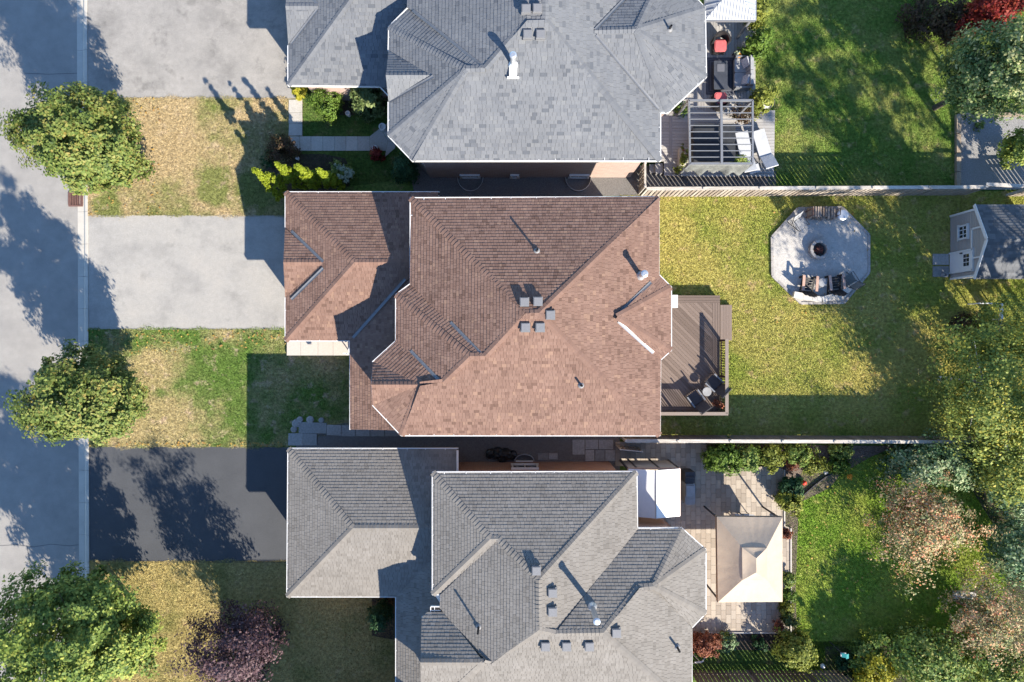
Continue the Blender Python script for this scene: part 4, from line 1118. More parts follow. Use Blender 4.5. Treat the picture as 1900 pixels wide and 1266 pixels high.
fence('stained dark board fence between middle yard and patio garden', (1152, 810), (1800, 812), 1.4, .165, .158, m_fence_dark, 1, m_rail_pale, shadowbox=False)
fence('bottom board fence behind the strip of shaded grass', (1285, 1246), (1600, 1246), 1.4, .2, .13, m_fence_dark, 1, m_fence_dark)
g0 = G(1186, 318); g1 = G(1186, 360)
t = thing('garden_gate', g1, 'tall slatted gate across the gravel gap beside the pergola deck', 'gate')
b = MB()
for y in (g0.y, g1.y): b.box((g0.x, y, .75), (.09, .09, 1.55))
b.build('gate_post', m_rail_pale, t)
b = MB(); b.box((g0.x, (g0.y + g1.y) / 2, 1.42), (.09, abs(g0.y - g1.y), .05)); b.box((g0.x + .03, (g0.y + g1.y) / 2, .3), (.04, abs(g0.y - g1.y), .09)); b.build('gate_rail', m_rail_pale, t)
for i in range(7):
    o = link('slat', plain('slat', (.02, .11, 1.3), m_fence), t); o.location = (g0.x - .03 - g1.x, .08 + i * .145, .72)
# white side gate of the patio garden, standing open
a, c = G(1143, 826), G(1182, 830)
t = thing('garden_gate', a, 'pale gate leaf standing ajar beside the stained fence', 'gate')
b = MB()
for z_ in (.12, .7, 1.3): b.beam(a + Vector((0, 0, z_)), c + Vector((0, 0, z_)), .04, .07)
for q in (a, c): b.beam(q + Vector((0, 0, .05)), q + Vector((0, 0, 1.36)), .06, .06)
b.build('gate_frame', m_rail_pale, t)
for i in range(7):
    o = link('slat', plain('slat', (.09, .018, 1.1), m_fence), t); o.location = (c - a) * ((i + .5) / 7) + Vector((0, 0, .71)); o.rotation_euler = (0, 0, math.atan2((c - a).y, (c - a).x))

# ------------------------------------------------------------------ walks, steps, slabs
def slab(poly, z, m, parent, h=.05, name='slab'):
    b = MB(); q = inset([G(x, y, z) for x, y in poly], .006); b.prism(q, z - h, z); return b.build(name, m, parent)
t = thing('walkway', G(537, 268), 'concrete slab walkway bending to the northern front door', 'walkway')
for y0, y1 in ((185, 209), (209, 229), (229, 252)): slab([(536, y0), (561, y0), (561, y1), (535, y1)], .03, m_slab, t)
xs = [536, 556, 577, 599, 621, 642, 664, 686]
for x0, x1 in zip(xs, xs[1:]): slab([(x0, 253), (x1, 253), (x1, 280), (x0 + (11 if x0 == 536 else 0), 280)], .03, m_slab, t)
slab([(686, 253), (706, 237), (720, 262), (716, 280), (686, 280)], .03, m_slab, t)
slab([(706, 237), (722, 226), (735, 262), (720, 262)], .03, m_slab, t)
slab([(716, 280), (720, 262), (735, 262), (733, 275), (714, 292)], .03, m_slab, t)
t = thing('porch', G(532, 660), 'pale concrete porch step beside the brown roofed garage', 'porch')
for x0, x1 in ((532, 558), (558, 590), (590, 618), (618, 652)): slab([(x0, 622), (x1, 622), (x1, 660), (x0, 660)], .16, m_porch, t, .2)
b = MB()
for x, y in ((641, 634), (648, 634), (644, 658)):
    p = G(x, y, 1.0); b.tube([(p.x, p.y, .15), (p.x, p.y, 1.05)], .025, 8)
p, q = G(636, 656, 1.0), G(650, 656, 1.0); b.beam(p, q, .05, .05); p, q = G(646, 634, 1.0), G(648, 656, 1.0); b.beam(p, q, .05, .05)
r = thing('porch_railing', G(645, 645, .16), 'small white railing at the inner end of the pale porch', 'railing')
b.build('rail_frame', m_white, r)
t = thing('stone_path', G(535, 820), 'grey stone slab path between the brown house and the dark driveway', 'path')
for q in ([(554, 783), (606, 785), (606, 805), (554, 804)], [(535, 804), (562, 804), (562, 827), (534, 827)], [(562, 804), (588, 805), (588, 827), (562, 827)], [(606, 788), (633, 789), (633, 809), (606, 808)]):
    slab(q, .06, m_flag, t, .08, 'flagstone')
for i in range(10):
    x = 633 + i * 27; slab([(x, 789), (x + 26, 789), (x + 26, 810), (x, 810)], .03, m_flag, t, .05, 'flagstone')
for q in [(549, 786, 9), (545, 797, 7), (556, 779, 7), (575, 779, 8), (596, 780, 6)]:
    p = G(q[0], q[1], .06); b = MB(); k = q[2] * .024; b.lathe((p.x, p.y, -.02), [(k, 0), (k * .95, .08), (k * .6, .11)], 7); tag(b.build('edge_stone', m_flag), 'rough grey stone beside the slab path, the one of %s' % {549: 'middle size nearest the corner', 545: 'pair touching the lower slab', 556: 'outermost row at its left end', 575: 'outermost row at its middle', 596: 'outermost row at its right end'}[q[0]], 'stone', 'edge stones by the slab path')
# slabs and pavers in the gap between the middle and southern houses
t = thing('side_slabs', G(1060, 835), 'worn slabs laid in the gravel gap near the patio', 'paving')
for q in ([(1062, 816), (1085, 816), (1085, 844), (1062, 844)], [(1086, 816), (1110, 816), (1110, 834), (1086, 834)], [(1111, 816), (1138, 816), (1138, 834), (1111, 834)], [(1086, 835), (1103, 835), (1103, 856), (1086, 856)], [(1104, 835), (1122, 835), (1122, 856), (1104, 856)], [(1123, 835), (1142, 835), (1142, 856), (1123, 856)],
          [(998, 841), (1017, 841), (1017, 854), (998, 854)], [(1018, 841), (1035, 841), (1035, 853), (1018, 853)]):
    slab(q, .04, m_flag, t, .06, 'paving_slab')
p = G(930, 844, .2)
t = thing('bag_pile', (p.x, p.y, 0), 'black plastic wrapped bundle against the orange brick wall', 'bundle')
for i, (dx, dy, r_) in enumerate(((-.5, .02, .26), (-.15, .06, .3), (.22, 0, .3), (.5, -.04, .24), (.05, -.18, .24))):
    g = random.Random(i); b = MB()
    prof = [(r_ * .9, 0), (r_ * 1.02, r_ * .4), (r_ * .85, r_ * .8), (r_ * .4, r_ * 1.05), (.03, r_ * 1.1)]
    b.lathe((p.x + dx, p.y + dy, .008), prof, 9)
    b.v = [(x + g.uniform(-.035, .035), y + g.uniform(-.035, .035), max(z + g.uniform(-.03, .03), .008)) for x, y, z in b.v]
    b.build('bag', m_bag, t)
p = G(973, 851, .25); t = thing('window_well', (p.x, p.y, 0), 'corrugated well guard under the brick wall window', 'window well')
b = MB()
for i in range(10):
    a0, a1 = math.pi * i / 10, math.pi * (i + 1) / 10
    b.beam((p.x - .45 * math.cos(a0), p.y - .12 + .3 * math.sin(a0), .13), (p.x - .45 * math.cos(a1), p.y - .12 + .3 * math.sin(a1), .13), .02, .28)
b.build('well_rim', m_zinc, t)
b = MB(); b.box((p.x, p.y - .12, .28), (.8, .06, .04)); b.build('well_bar', m_white, t)

# storm drain
p = G(141, 370, -.05)
t = thing('storm_drain', (p.x, p.y, -.06), 'square rusty storm drain grate in the gutter', 'drain')
b = MB(); s_ = .31
for dx, dy, sx, sy in ((0, s_, .66, .07), (0, -s_, .66, .07), (s_, 0, .07, .56), (-s_, 0, .07, .56)): b.box((p.x + dx, p.y + dy, -.035), (sx, sy, .05))
b.build('drain_frame', m_rust, t)
for i in range(7):
    o = link('grate_bar', plain('grate_bar', (.035, .55, .035), m_rust), t); o.location = (-.24 + i * .08, 0, .03)
b = MB(); b.box((p.x, p.y, -.052), (.56, .56, .004)); b.build('pit_shade_sheet', m_pipe, t)  # flat black sheet under the bars, the pit's shade put into its colour

# small ornaments in the front bed of the northern house
def urn(name, label, cat, px, py, r, h, m, z=0., grp=None):
    p = G(px, py, h); b = MB(); b.lathe((p.x, p.y, z), [(r * .7, 0), (r, h * .5), (r * .9, h * .9), (r * 1.05, h), (r * .7, h), (r * .6, h * .7)], 14)
    return tag(b.build(name, m, smooth=False), label, cat, grp)
urn('garden_ornament', 'small white ornament in the dark bed below the lime shrub', 'ornament', 645, 210, .11, .35, m_white)
urn('flower_pot', 'round white pot at the walkway corner under the roof', 'pot', 709, 235, .16, .4, m_white)
urn('garden_ornament', 'white ornament beside the maroon shrub', 'ornament', 695, 275, .14, .35, m_white)
urn('garden_ornament', 'tiny pale ornament between russet shrub and golden cedars', 'ornament', 551, 293, .08, .25, m_white)

# ------------------------------------------------------------------ northern deck
def boards(root, poly, z, ang, bw, m, h=.03, name='deck_board', gap=.012, cap=300):
    """clip long boards to the deck outline; each one a part"""
    pts = [(p.x, p.y) for p in [G(x, y, z) for x, y in poly]]
    ca, sa = math.cos(ang), math.sin(ang)
    q = [(x * ca + y * sa, -x * sa + y * ca) for x, y in pts]
    y = min(p[1] for p in q)
    while y < max(p[1] for p in q):
        c = clip_rect(q, -99, 99, y + gap / 2, y + bw - gap / 2)
        if c and area(c) > .004:
            b = MB(); c2 = ccw([(u * ca - v * sa, u * sa + v * ca) for u, v in c])
            zz = z + random.uniform(-.002, .002); b.prism(c2, zz - h, zz); b.build(name, m, root)
        y += bw
ZD = .45
t = thing('deck', G(1330, 260), 'grey weathered deck of the northern house under the pergola', 'deck')
boards(t, [(1170, 205), (1438, 205), (1436, 328), (1300, 328), (1232, 326), (1232, 300), (1170, 300)], ZD, 0, .14, m_deck_a)
boards(t, [(1242, 200), (1310, 135), (1310, 20), (1402, 20), (1402, 205), (1240, 205)], ZD - .005, math.pi / 2, .14, m_deck_a)
b = MB(); q = [G(x, y, ZD) for x, y in ((1224, 206), (1437, 206), (1435, 327), (1232, 325))]; b.prism(ccw(inset(q, .05)), 0, ZD - .06); b.build('deck_skirt', m_fence_dark, t)
b = MB(); p, q = G(1244, 210, ZD), G(1244, 325, ZD); b.box((p.x, (p.y + q.y) / 2, ZD + .004), (.13, abs(p.y - q.y), .02)); b.build('seam_board', m_deck_a, t)
ZD += .004
# steps with shaded gravel beside the gate
# pergola
zp = 2.45
pc = [G(1278, 187, zp), G(1396, 187, zp), G(1396, 304, zp), G(1280, 304, zp)]
t = thing('pergola', ((pc[0] + pc[2]) / 2).xy.to_3d() + Vector((0, 0, ZD)), 'open steel pergola of thin grey bars on the northern deck', 'pergola')
for p in pc:
    b = MB(); b.box((p.x, p.y, (zp + ZD) / 2), (.09, .09, zp - ZD)); b.build('post', m_steel, t)
for a, c in ((0, 1), (1, 2), (2, 3), (3, 0)):
    b = MB(); b.beam(pc[a], pc[c], .08, .12); b.build('beam', m_steel, t)
b = MB(); b.beam((pc[0] + pc[1]) / 2 + Vector((0, 0, .09)), (pc[2] + pc[3]) / 2 + Vector((0, 0, .09)), .10, .06); b.build('ridge_beam', m_steel, t)
for i in range(1, 10):
    f = i / 10.; b = MB(); b.beam(pc[0].lerp(pc[3], f) + Vector((0, 0, .05)), pc[1].lerp(pc[2], f) + Vector((0, 0, .05)), .03, .045); b.build('rafter', m_steel, t)
# bunched fabric at the south end
t = thing('shade_canopy', (pc[2].x, pc[2].y, zp), 'grey shade cloth bunched along the fence end of the pergola', 'canopy')
V, Fc = [], []
nx, ny = 30, 7
a, c = G(1280, 306, zp - .04), G(1392, 306, zp - .04); e, f = G(1263, 319, 1.55), G(1384, 323, 1.6)
for j in range(ny + 1):
    for i in range(nx + 1):
        u, v = i / nx, j / ny
        p = a.lerp(c, u).lerp(e.lerp(f, u), v)
        fold = .09 * math.sin(u * 31 + v * 2) * v + .06 * math.sin(u * 13 + 1) * v
        p = p + Vector((0, fold, -.12 * math.sin(math.pi * v) + .10 * v * math.sin(u * 19)))
        V.append(p)
for j in range(ny):
    for i in range(nx): k = j * (nx + 1) + i; Fc.append((k, k + nx + 1, k + nx + 2, k + 1))
b = MB(); b._add(V, Fc); o = b.build('shade_cloth', m_tarp, t, smooth=True)
md = o.modifiers.new('thick', 'SOLIDIFY'); md.thickness = .01
# covered tub
p0, p1 = G(1284, 232, 1.0), G(1362, 302, 1.0)
cx, cy = (p0.x + p1.x) / 2, (p0.y + p1.y) / 2; sx, sy = abs(p1.x - p0.x), abs(p0.y - p1.y)
def rrect(cx, cy, sx, sy, r, n=6, rz=0.):
    out = []
    for k, (qx, qy) in enumerate(((1, 1), (-1, 1), (-1, -1), (1, -1))):
        for i in range(n + 1):
            a = math.pi / 2 * (k + i / n); out.append((qx * (sx / 2 - r) + r * math.cos(a), qy * (sy / 2 - r) + r * math.sin(a)))
    return [(cx + x * math.cos(rz) - y * math.sin(rz), cy + x * math.sin(rz) + y * math.cos(rz)) for x, y in out]
t = thing('hot_tub', (cx, cy, ZD), 'large black covered tub with rounded corners under the pergola bars', 'hot tub')
b = MB(); b.prism(rrect(cx, cy, sx - .06, sy - .06, .22), ZD, 1.12); b.build('tub_shell', m_char, t)
for k in (-1, 1):
    b = MB(); b.prism(rrect(cx, cy + k * sy / 4, sx, sy / 2 - .015, .12), 1.09, 1.2); b.prism(rrect(cx, cy + k * sy / 4, sx - .1, sy / 2 - .12, .1), 1.2, 1.215); b.build('cover_half', m_tub, t)
# furniture
def chair_armless(b): pass
def round_chair(label, px, py, rz):
    p = G(px, py, .75); t = thing('lounge_chair', (p.x, p.y, ZD), label, 'chair', 'wicker chairs with red cushions', rz)
    b = MB(); b.prism(rrect(0, 0, .66, .62, .16), .12, .36); b.build('seat_base', m_black, t, True)
    b = MB()
    for x, y in ((-.26, -.24), (.26, -.24), (-.26, .24), (.26, .24)): b.box((x, y, .06), (.05, .05, .12))
    b.build('leg', m_black, t, True)
    b = MB(); N_ = 14; pr = []
    for i in range(N_ + 1):
        a = math.pi * i / N_; pr.append((.36 * math.cos(a), .06 + .42 * math.sin(a)))
    for (x0, y0), (x1, y1) in zip(pr, pr[1:]): b.beam((x0, y0, .5), (x1, y1, .5), .09, .5)
    b.build('backrest', m_black, t, True)
    b = MB(); b.prism(rrect(0, -.04, .54, .5, .1), .36, .47); b.prism(rrect(0, -.04, .46, .42, .1), .47, .485); b.build('cushion', m_red, t, True)
round_chair('black wicker chair with red cushion at the far end of the slate rug', 1335, 86, 0)
round_chair('black wicker chair with red cushion half under the pergola edge', 1335, 186, math.pi)
p = G(1338, 142, ZD)
b = MB(); q0, q1 = G(1310, 107, ZD), G(1364, 176, ZD)
t = thing('rug', ((q0.x + q1.x) / 2, (q0.y + q1.y) / 2, ZD), 'slate blue bordered rug on the northern deck', 'rug')
cx, cy, sx, sy = (q0.x + q1.x) / 2, (q0.y + q1.y) / 2, abs(q1.x - q0.x), abs(q0.y - q1.y)
b = MB(); b.box((cx, cy, ZD + .004), (sx, sy, .008)); b.build('rug_field', m_rug, t)
b = MB()
for k in (.08, .2):
    for dx, dy, ax, ay in ((0, sy / 2 - k, sx - 2 * k + .04, .04), (0, -sy / 2 + k, sx - 2 * k + .04, .04), (sx / 2 - k, 0, .04, sy - 2 * k - .04), (-sx / 2 + k, 0, .04, sy - 2 * k - .04)): b.box((cx + dx, cy + dy, ZD + .0105), (ax, ay, .005))
b.build('rug_border', m_rug_b, t)
p = G(1336, 141, .75)
t = thing('coffee_table', (p.x, p.y, ZD), 'long dark slate table standing on the slate blue rug', 'table')
b = MB(); b.prism(rrect(p.x, p.y, .62, 1.3, .05), ZD + .36, ZD + .41); b.build('table_top', m_table, t)
b = MB(); b.prism(rrect(p.x, p.y, .5, 1.15, .04), ZD + .01, ZD + .36); b.build('table_base', m_char, t)
b = MB(); b.prism(rrect(p.x, p.y + .32, .34, .34, .03), ZD + .41, ZD + .425); b.build('table_inlay', m_rug_b, t)
p = G(1378, 135, .85)
t = thing('sofa', (p.x, p.y, ZD), 'grey two seat sofa with patterned pillows beside the slate rug', 'sofa', None, -math.pi / 2)
b = MB(); b.box((0, 0, .2), (1.35, .72, .12)); b.box((0, .38, .42), (1.35, .06, .55)); b.box((-.7, .03, .34), (.06, .75, .4)); b.box((.7, .03, .34), (.06, .75, .4))
for x in (-.66, .66):
    for y in (-.3, .34): b.box((x, y, .08), (.05, .05, .16))
b.build('sofa_frame', m_steel, t, True)
for x in (-.33, .33):
    b = MB(); b.prism(rrect(x, -.06, .64, .62, .06), .26, .4); b.build('seat_cushion', m_greyfab, t, True)
    b = MB(); b.box((x, .27, .56), (.63, .16, .42), m=Matrix.Rotation(-.2, 3, 'X')); b.build('back_cushion', m_greyfab, t, True)
for x, a in ((-.4, .3), (.38, -.25)):
    b = MB(); b.box((x, .1, .55), (.4, .12, .36), m=Matrix.Rotation(a, 3, 'Z') @ Matrix.Rotation(-.5, 3, 'X')); b.build('pillow', m_pattern, t, True)
p = G(1370, 103, .8)
t = thing('side_table', (p.x, p.y, ZD), 'small dark side table holding a yellow pot beside the sofa', 'table')
b = MB(); b.box((p.x, p.y, ZD + .33), (.42, .38, .03)); b.build('table_top', m_char, t)
for x in (-.17, .17):
    for y in (-.15, .15):
        o = link('leg', plain('leg', (.03, .03, .32), m_pipe), t); o.location = (x, y, .16)
b = MB(); b.lathe((p.x, p.y - .05, ZD + .345), [(.07, 0), (.11, .14), (.09, .14), (.07, .1)], 12); tag(b.build('flower_pot', m_orange), 'yellow orange pot on the small table by the sofa', 'pot')
crown('pot_flowers', (p.x - .08, p.y + .06, ZD + .45), (.11, .11, .07), l_white, None, 10, 14, .06, 901, spread=.3); tag(bpy.data.objects['pot_flowers'], 'white blooms next to the yellow pot by the sofa', 'flowers')
# metal roofed gazebo at the top of the picture
ze_, zr_ = 2.5, 3.1
q = [G(1309, -110, ze_), G(1309, 37, ze_), G(1402, 37, ze_), G(1402, -110, ze_)]
cx, cy = (q[0].x + q[2].x) / 2, (q[0].y + q[2].y) / 2
t = thing('metal_gazebo', (cx, cy, ZD), 'white ribbed metal gazebo roof at the top beside the grey roof', 'gazebo')
ra, rb = Vector((cx, q[0].y - 1.2, zr_)), Vector((cx, q[1].y + 1.2, zr_))
b = MB(); b.face([q[1], q[2], rb]); b.face([q[2], q[3], ra, rb]); b.face([q[3], q[0], ra]); b.face([q[0], q[1], rb, ra]); b.build('roof_panel', m_mroof, t)
b = MB()
L = q[2].x - q[1].x
for i in range(16):                 # ribs on the south slope
    x = q[1].x + L * (i + .5) / 16; f = 1 - abs(2 * (i + .5) / 16 - 1)
    b.beam(Vector((x, q[1].y, ze_ + .015)), Vector((x, q[1].y + 1.2 * f, ze_ + (zr_ - ze_) * f + .015)), .03, .03)
for e_, s_ in ((q[2].x, 1), (q[0].x, -1)):
    for i in range(16):
        y = q[1].y + .15 + i * .23
        f = min(1, (y - q[1].y) / 1.2)
        b.beam(Vector((e_, y, ze_ + .015)), Vector((e_ + (cx - e_) * f, y, ze_ + (zr_ - ze_) * f + .015)), .03, .03)
b.build('roof_rib', m_mroof, t)
b = MB()
for i in range(4): b.beam(q[i] - Vector((0, 0, .06)), q[(i + 1) % 4] - Vector((0, 0, .06)), .1, .12)
b.build('beam', m_steel, t)
for p in q:
    b = MB(); b.box((p.x + (.12 if p.x < cx else -.12), p.y + (.12 if p.y < cy else -.12), (ZD + ze_) / 2 - .05), (.1, .1, ze_ - ZD)); b.build('post', m_steel, t)
# loungers
def lounger(label, px, py, rz, lift=.5):
    p = G(px, py, .75); t = thing('sun_lounger', (p.x, p.y, ZD), label, 'lounger', 'pale loungers on the northern deck', rz)
    b = MB(); b.box((0, -.3, .3), (.58, 1.25, .07)); b.build('seat_pad', m_lounge, t, True)
    b = MB(); b.box((0, .62, .3 + .22 * lift * 2), (.58, .66, .07), m=Matrix.Rotation(lift, 3, 'X')); b.build('backrest', m_lounge, t, True)
    b = MB()
    for x in (-.3, .3): b.box((x, -.1, .25), (.04, 1.7, .05))
    b.build('side_rail', m_steel, t, True)
    for x in (-.28, .28):
        for y in (-.8, .55):
            o = link('leg', plain('leg', (.04, .04, .25), m_steel), t); o.location = (x, y, .125)
lounger('pale lounger at the lawn edge of the northern deck', 1417, 278, math.radians(197), .45)
lounger('pale lounger under the pergola bars beside the black tub', 1383, 282, math.radians(192), .2)
p = G(1399, 314, .75); t = thing('footstool', (p.x, p.y, ZD), 'pale low stool between shade cloth and lounger end', 'stool', None, .3)
b = MB(); b.box((0, 0, .3), (.5, .38, .06)); b.build('seat_pad', m_lounge, t, True)
b = MB()
for x in (-.2, .2):
    for y in (-.14, .14): b.box((x, y, .135), (.035, .035, .27))
b.build('leg', m_steel, t, True)
bk_ = urn('bucket', 'round white lidded bucket at the corner of the northern deck', 'bucket', 1421, 196, .24, .75, m_char, ZD)
b = MB(); p = G(1420, 197, 1.1); b.lathe((p.x, p.y, ZD + .7), [(.17, 0), (.16, .05), (.05, .07)], 16); b.build('bucket_lid', m_white, bk_)
def planter(label, px, py, sx, sy, seed):
    p = G(px, py, .9); t = thing('flower_box', (p.x, p.y, ZD), label, 'planter')
    b = MB(); b.prism(rrect(p.x, p.y, sx, sy, .03), ZD, ZD + .35); b.build('box', m_rail_pale, t)
    crown('foliage', (p.x, p.y, ZD + .5), (sx * .6, sy * .55, .2), l_lime, t, 30, 22, .09, seed, spread=.2)
    crown('flowers', (p.x, p.y, ZD + .62), (sx * .5, sy * .5, .12), l_rust, t, 9, 14, .07, seed + 1, spread=.14)
planter('long planter of red and yellow flowers beside the black tub', 1268, 289, .3, .8, 910)
p = G(1258, 316, .8)
shrub('small lime plant by the planks near the shade cloth', 1258, 315, .75, 7, .22, l_lime, 14, 22, .08, 912, 'potted_plant', 'plant')
shrub('grassy plant in front of the shade cloth inside the pergola', 1375, 299, .95, 17, .3, l_mix, 30, 24, .10, 913, 'potted_plant', 'plant', ry=8)
# steps/landing
p = G(1222, 312, .3); t = thing('deck_step', (p.x, p.y, 0), 'two grey steps from deck down to the gate gravel', 'steps')
b = MB(); q0, q1 = G(1216, 303, .3), G(1230, 322, .3); b.box(((q0.x + q1.x) / 2, (q0.y + q1.y) / 2, .15), (abs(q1.x - q0.x), abs(q0.y - q1.y), .3)); b.build('step', m_deck_a, t)
b = MB(); q0, q1 = G(1206, 305, .15), G(1216, 321, .15); b.box(((q0.x + q1.x) / 2 - .02, (q0.y + q1.y) / 2, .075), (abs(q1.x - q0.x), abs(q0.y - q1.y), .15)); b.build('step', m_deck_a, t)

# ------------------------------------------------------------------ brown deck of the middle house
ZB = .4
t = thing('deck', G(1290, 660), 'brown deck with diagonal boards behind the middle house', 'deck')
ox = [(1166, 562), (1322, 562), (1322, 752), (1166, 752)]
boards(t, ox, ZB, math.radians(-45), .14, m_deck_b)
boards(t, [(1166, 548), (1336, 548), (1336, 562), (1166, 562)], ZB, 0, .115, m_deck_b)
boards(t, [(1322, 562), (1336, 562), (1336, 766), (1322, 766)], ZB, math.pi / 2, .115, m_deck_b)
boards(t, [(1166, 752), (1322, 752), (1322, 766), (1166, 766)], ZB, 0, .115, m_deck_b)
b = MB(); q = [G(x, y, ZB) for x, y in ((1164, 549), (1335, 549), (1335, 765), (1164, 765))]; b.prism(ccw(inset(q, .02)), 0, ZB - .04); b.build('deck_skirt', m_deck_trim, t)
for i in range(4):
    q0, q1 = G(1337 + i * 5.4, 566, .2), G(1341.4 + i * 5.4, 632, .2)
    b = MB(); b.box(((q0.x + q1.x) / 2, (q0.y + q1.y) / 2, .19), (abs(q1.x - q0.x) + .02, abs(q0.y - q1.y), .03)); b.build('step_board', m_deck_b, t)
b = MB(); q = [G(x, y, .18) for x, y in ((1338, 567), (1357, 567), (1357, 631), (1338, 631))]; b.prism(ccw(q), 0, .17); b.build('step_riser', m_deck_trim, t)
t = thing('deck_railing', G(1335, 765, ZB), 'wooden railing with dark balusters around the brown deck corner', 'railing')
zt = ZB + .92
A_, B_, C_ = G(1337, 632, ZB), G(1337, 764, ZB), G(1166, 764, ZB)
for a, c in ((A_, B_), (B_, C_)):
    d = (c - a).normalized()
    b = MB(); b.beam(a + Vector((0, 0, .92)) - d * .06, c + Vector((0, 0, .92)) + d * .02, .15, .035); b.build('cap_rail', m_deck_trim, t)
    for z_ in (.1, .84):
        b = MB(); b.beam(a + Vector((0, 0, z_)), c + Vector((0, 0, z_)), .04, .085); b.build('rail', m_deck_dark, t)
    L = (c - a).length; n = int(L / .115)
    for i in range(1, n):
        o = link('baluster', plain('baluster', (.036, .036, .76), m_deck_dark), t); o.location = a + d * (L * i / n) - G(1335, 765, ZB) + Vector((0, 0, .47)); o.rotation_euler = (0, 0, math.atan2(d.y, d.x))
    for f in (0, .5, 1):
        if f == 0 and a is B_: continue
        o = link('post', plain('post', (.1, .1, .92), m_deck_dark), t); o.location = a.lerp(c, f) - G(1335, 765, ZB) + Vector((0, 0, .46))
def patio_chair(label, px, py, rz, z, grp):
    p = G(px, py, z + .5); t = thing('patio_chair', (p.x, p.y, z), label, 'chair', grp, rz)
    b = MB(); b.box((0, .02, .4), (.52, .55, .03), m=Matrix.Rotation(-.12, 3, 'X')); b.build('seat', m_char, t, True)
    b = MB(); b.box((0, -.44, .66), (.52, .03, .74), m=Matrix.Rotation(.5, 3, 'X')); b.build('backrest', m_char, t, True)
    b = MB()
    for x in (-.29, .29):
        b.tube([(x, .3, .02), (x, .3, .58), (x, -.28, .62), (x, -.36, .02)], .018, 7)
        b.tube([(x, .28, .42), (x, -.26, .37), (x, -.62, 1.02)], .016, 7)
    b.tube([(-.29, -.62, 1.02), (.29, -.62, 1.02)], .016, 7)
    b.build('chair_frame', m_char, t, True)
    b = MB()
    for x in (-.29, .29): b.box((x, .02, .63), (.06, .58, .03))
    b.build('armrest', m_steel, t, True)
DG = 'sling chairs on the brown deck'
patio_chair('charcoal sling chair nearer the brown deck corner railing', 1325, 711, math.radians(46), ZB, DG)
patio_chair('charcoal sling chair nearer the house on the brown deck', 1291, 740, math.radians(36), ZB, DG)
p = G(1312, 727, ZB + .5)
t = thing('side_table', (p.x, p.y, ZB), 'round pale side table between the two sling chairs', 'table')
b = MB(); b.lathe((p.x, p.y, ZB + .46), [(.2, 0), (.21, .02), (.2, .03)], 20); b.build('table_top', m_greyfab, t)
b = MB(); b.lathe((p.x, p.y, ZB), [(.16, 0), (.15, .02), (.025, .04), (.025, .46)], 14); b.build('pedestal', m_char, t)
t = urn('flower_pot', 'terracotta pot in the corner of the brown deck railing', 'pot', 1334, 752, .12, .25, m_terra, ZB)
p = G(1334, 752, .7); crown('pot_plant', (p.x - .1, p.y + .05, ZB + .35), (.2, .15, .12), l_rust, None, 16, 18, .08, 920, spread=.3); tag(bpy.data.objects['pot_plant'], 'dry orange plant spilling from the terracotta pot', 'plant')
p = G(1250, 560, .7); b = MB(); b.box((p.x, p.y, ZB + .3), (.22, .55, .5)); b.box((p.x, p.y, ZB + .56), (.25, .58, .03)); tag(b.build('utility_box', m_white), 'white utility box on the wall by the brown deck', 'box')

# ------------------------------------------------------------------ fire pit patio
oc = [(1432, 440), (1480, 387), (1562, 385), (1612, 436), (1612, 506), (1566, 562), (1486, 563), (1433, 512)]
sheet('fire_pit_patio', oc, .06, m_dust)
t = thing('patio_edging', G(1520, 475), 'ring of edging blocks around the fire pit patio', 'edging')
for i in range(8):
    a, c = G(*oc[i], .06), G(*oc[(i + 1) % 8], .06); L = (c - a).length; n = int(L / .32); d = (c - a).normalized()
    me = plain('edging_block', (L / n - .012, .11, .12), m_stone)
    for k in range(n):
        o = link('edging_block', me, t); o.location = a + d * (L * (k + .5) / n) - G(1520, 475) + Vector((0, 0, -.02)); o.rotation_euler = (0, 0, math.atan2(d.y, d.x) + random.uniform(-.02, .02))
t = thing('seat_wall', G(1525, 555), 'low pale block wall curving behind the brown chairs', 'wall')
for a, c in (((1474, 546), (1526, 556)), ((1527, 556), (1562, 546)), ((1564, 545), (1590, 525))):
    a, c = G(*a, .35), G(*c, .35); L = (c - a).length; n = max(2, int(L / .36)); d = (c - a).normalized()
    for lv in range(2):
        me = plain('wall_block', (L / n - .01, .26, .13), m_wallstone)
        for k in range(n):
            o = link('wall_block', me, t); o.location = (a + d * (L * (k + .5) / n)).xy.to_3d() - G(1525, 555) + Vector((0, 0, .13 + .135 * lv)); o.rotation_euler = (0, 0, math.atan2(d.y, d.x))
p = G(1521, 463, .3)
t = thing('fire_pit', (p.x, p.y, .06), 'round grey block fire pit holding charred logs', 'fire pit')
for lv in range(2):
    n = 12
    for k in range(n):
        a = 2 * math.pi * (k + .5 * lv) / n
        o = link('fire_block', plain('fire_block', (.21, .13, .14), m_stone), t); o.location = (.38 * math.cos(a), .38 * math.sin(a), .07 + .145 * lv); o.rotation_euler = (0, 0, a + math.pi / 2)
b = MB(); b.lathe((p.x, p.y, .06), [(.34, 0), (.32, .05), (.15, .09), (.02, .1)], 14); b.build('ash_bed', m_ash, t)
for i in range(6):
    a = i * 1.1; b = MB(); b.tube([(p.x + .22 * math.cos(a), p.y + .22 * math.sin(a), .17), (p.x - .18 * math.cos(a + .4), p.y - .18 * math.sin(a + .4), .2 + .03 * i)], [.035, .03], 7); b.build('charred_log', m_char_log, t)
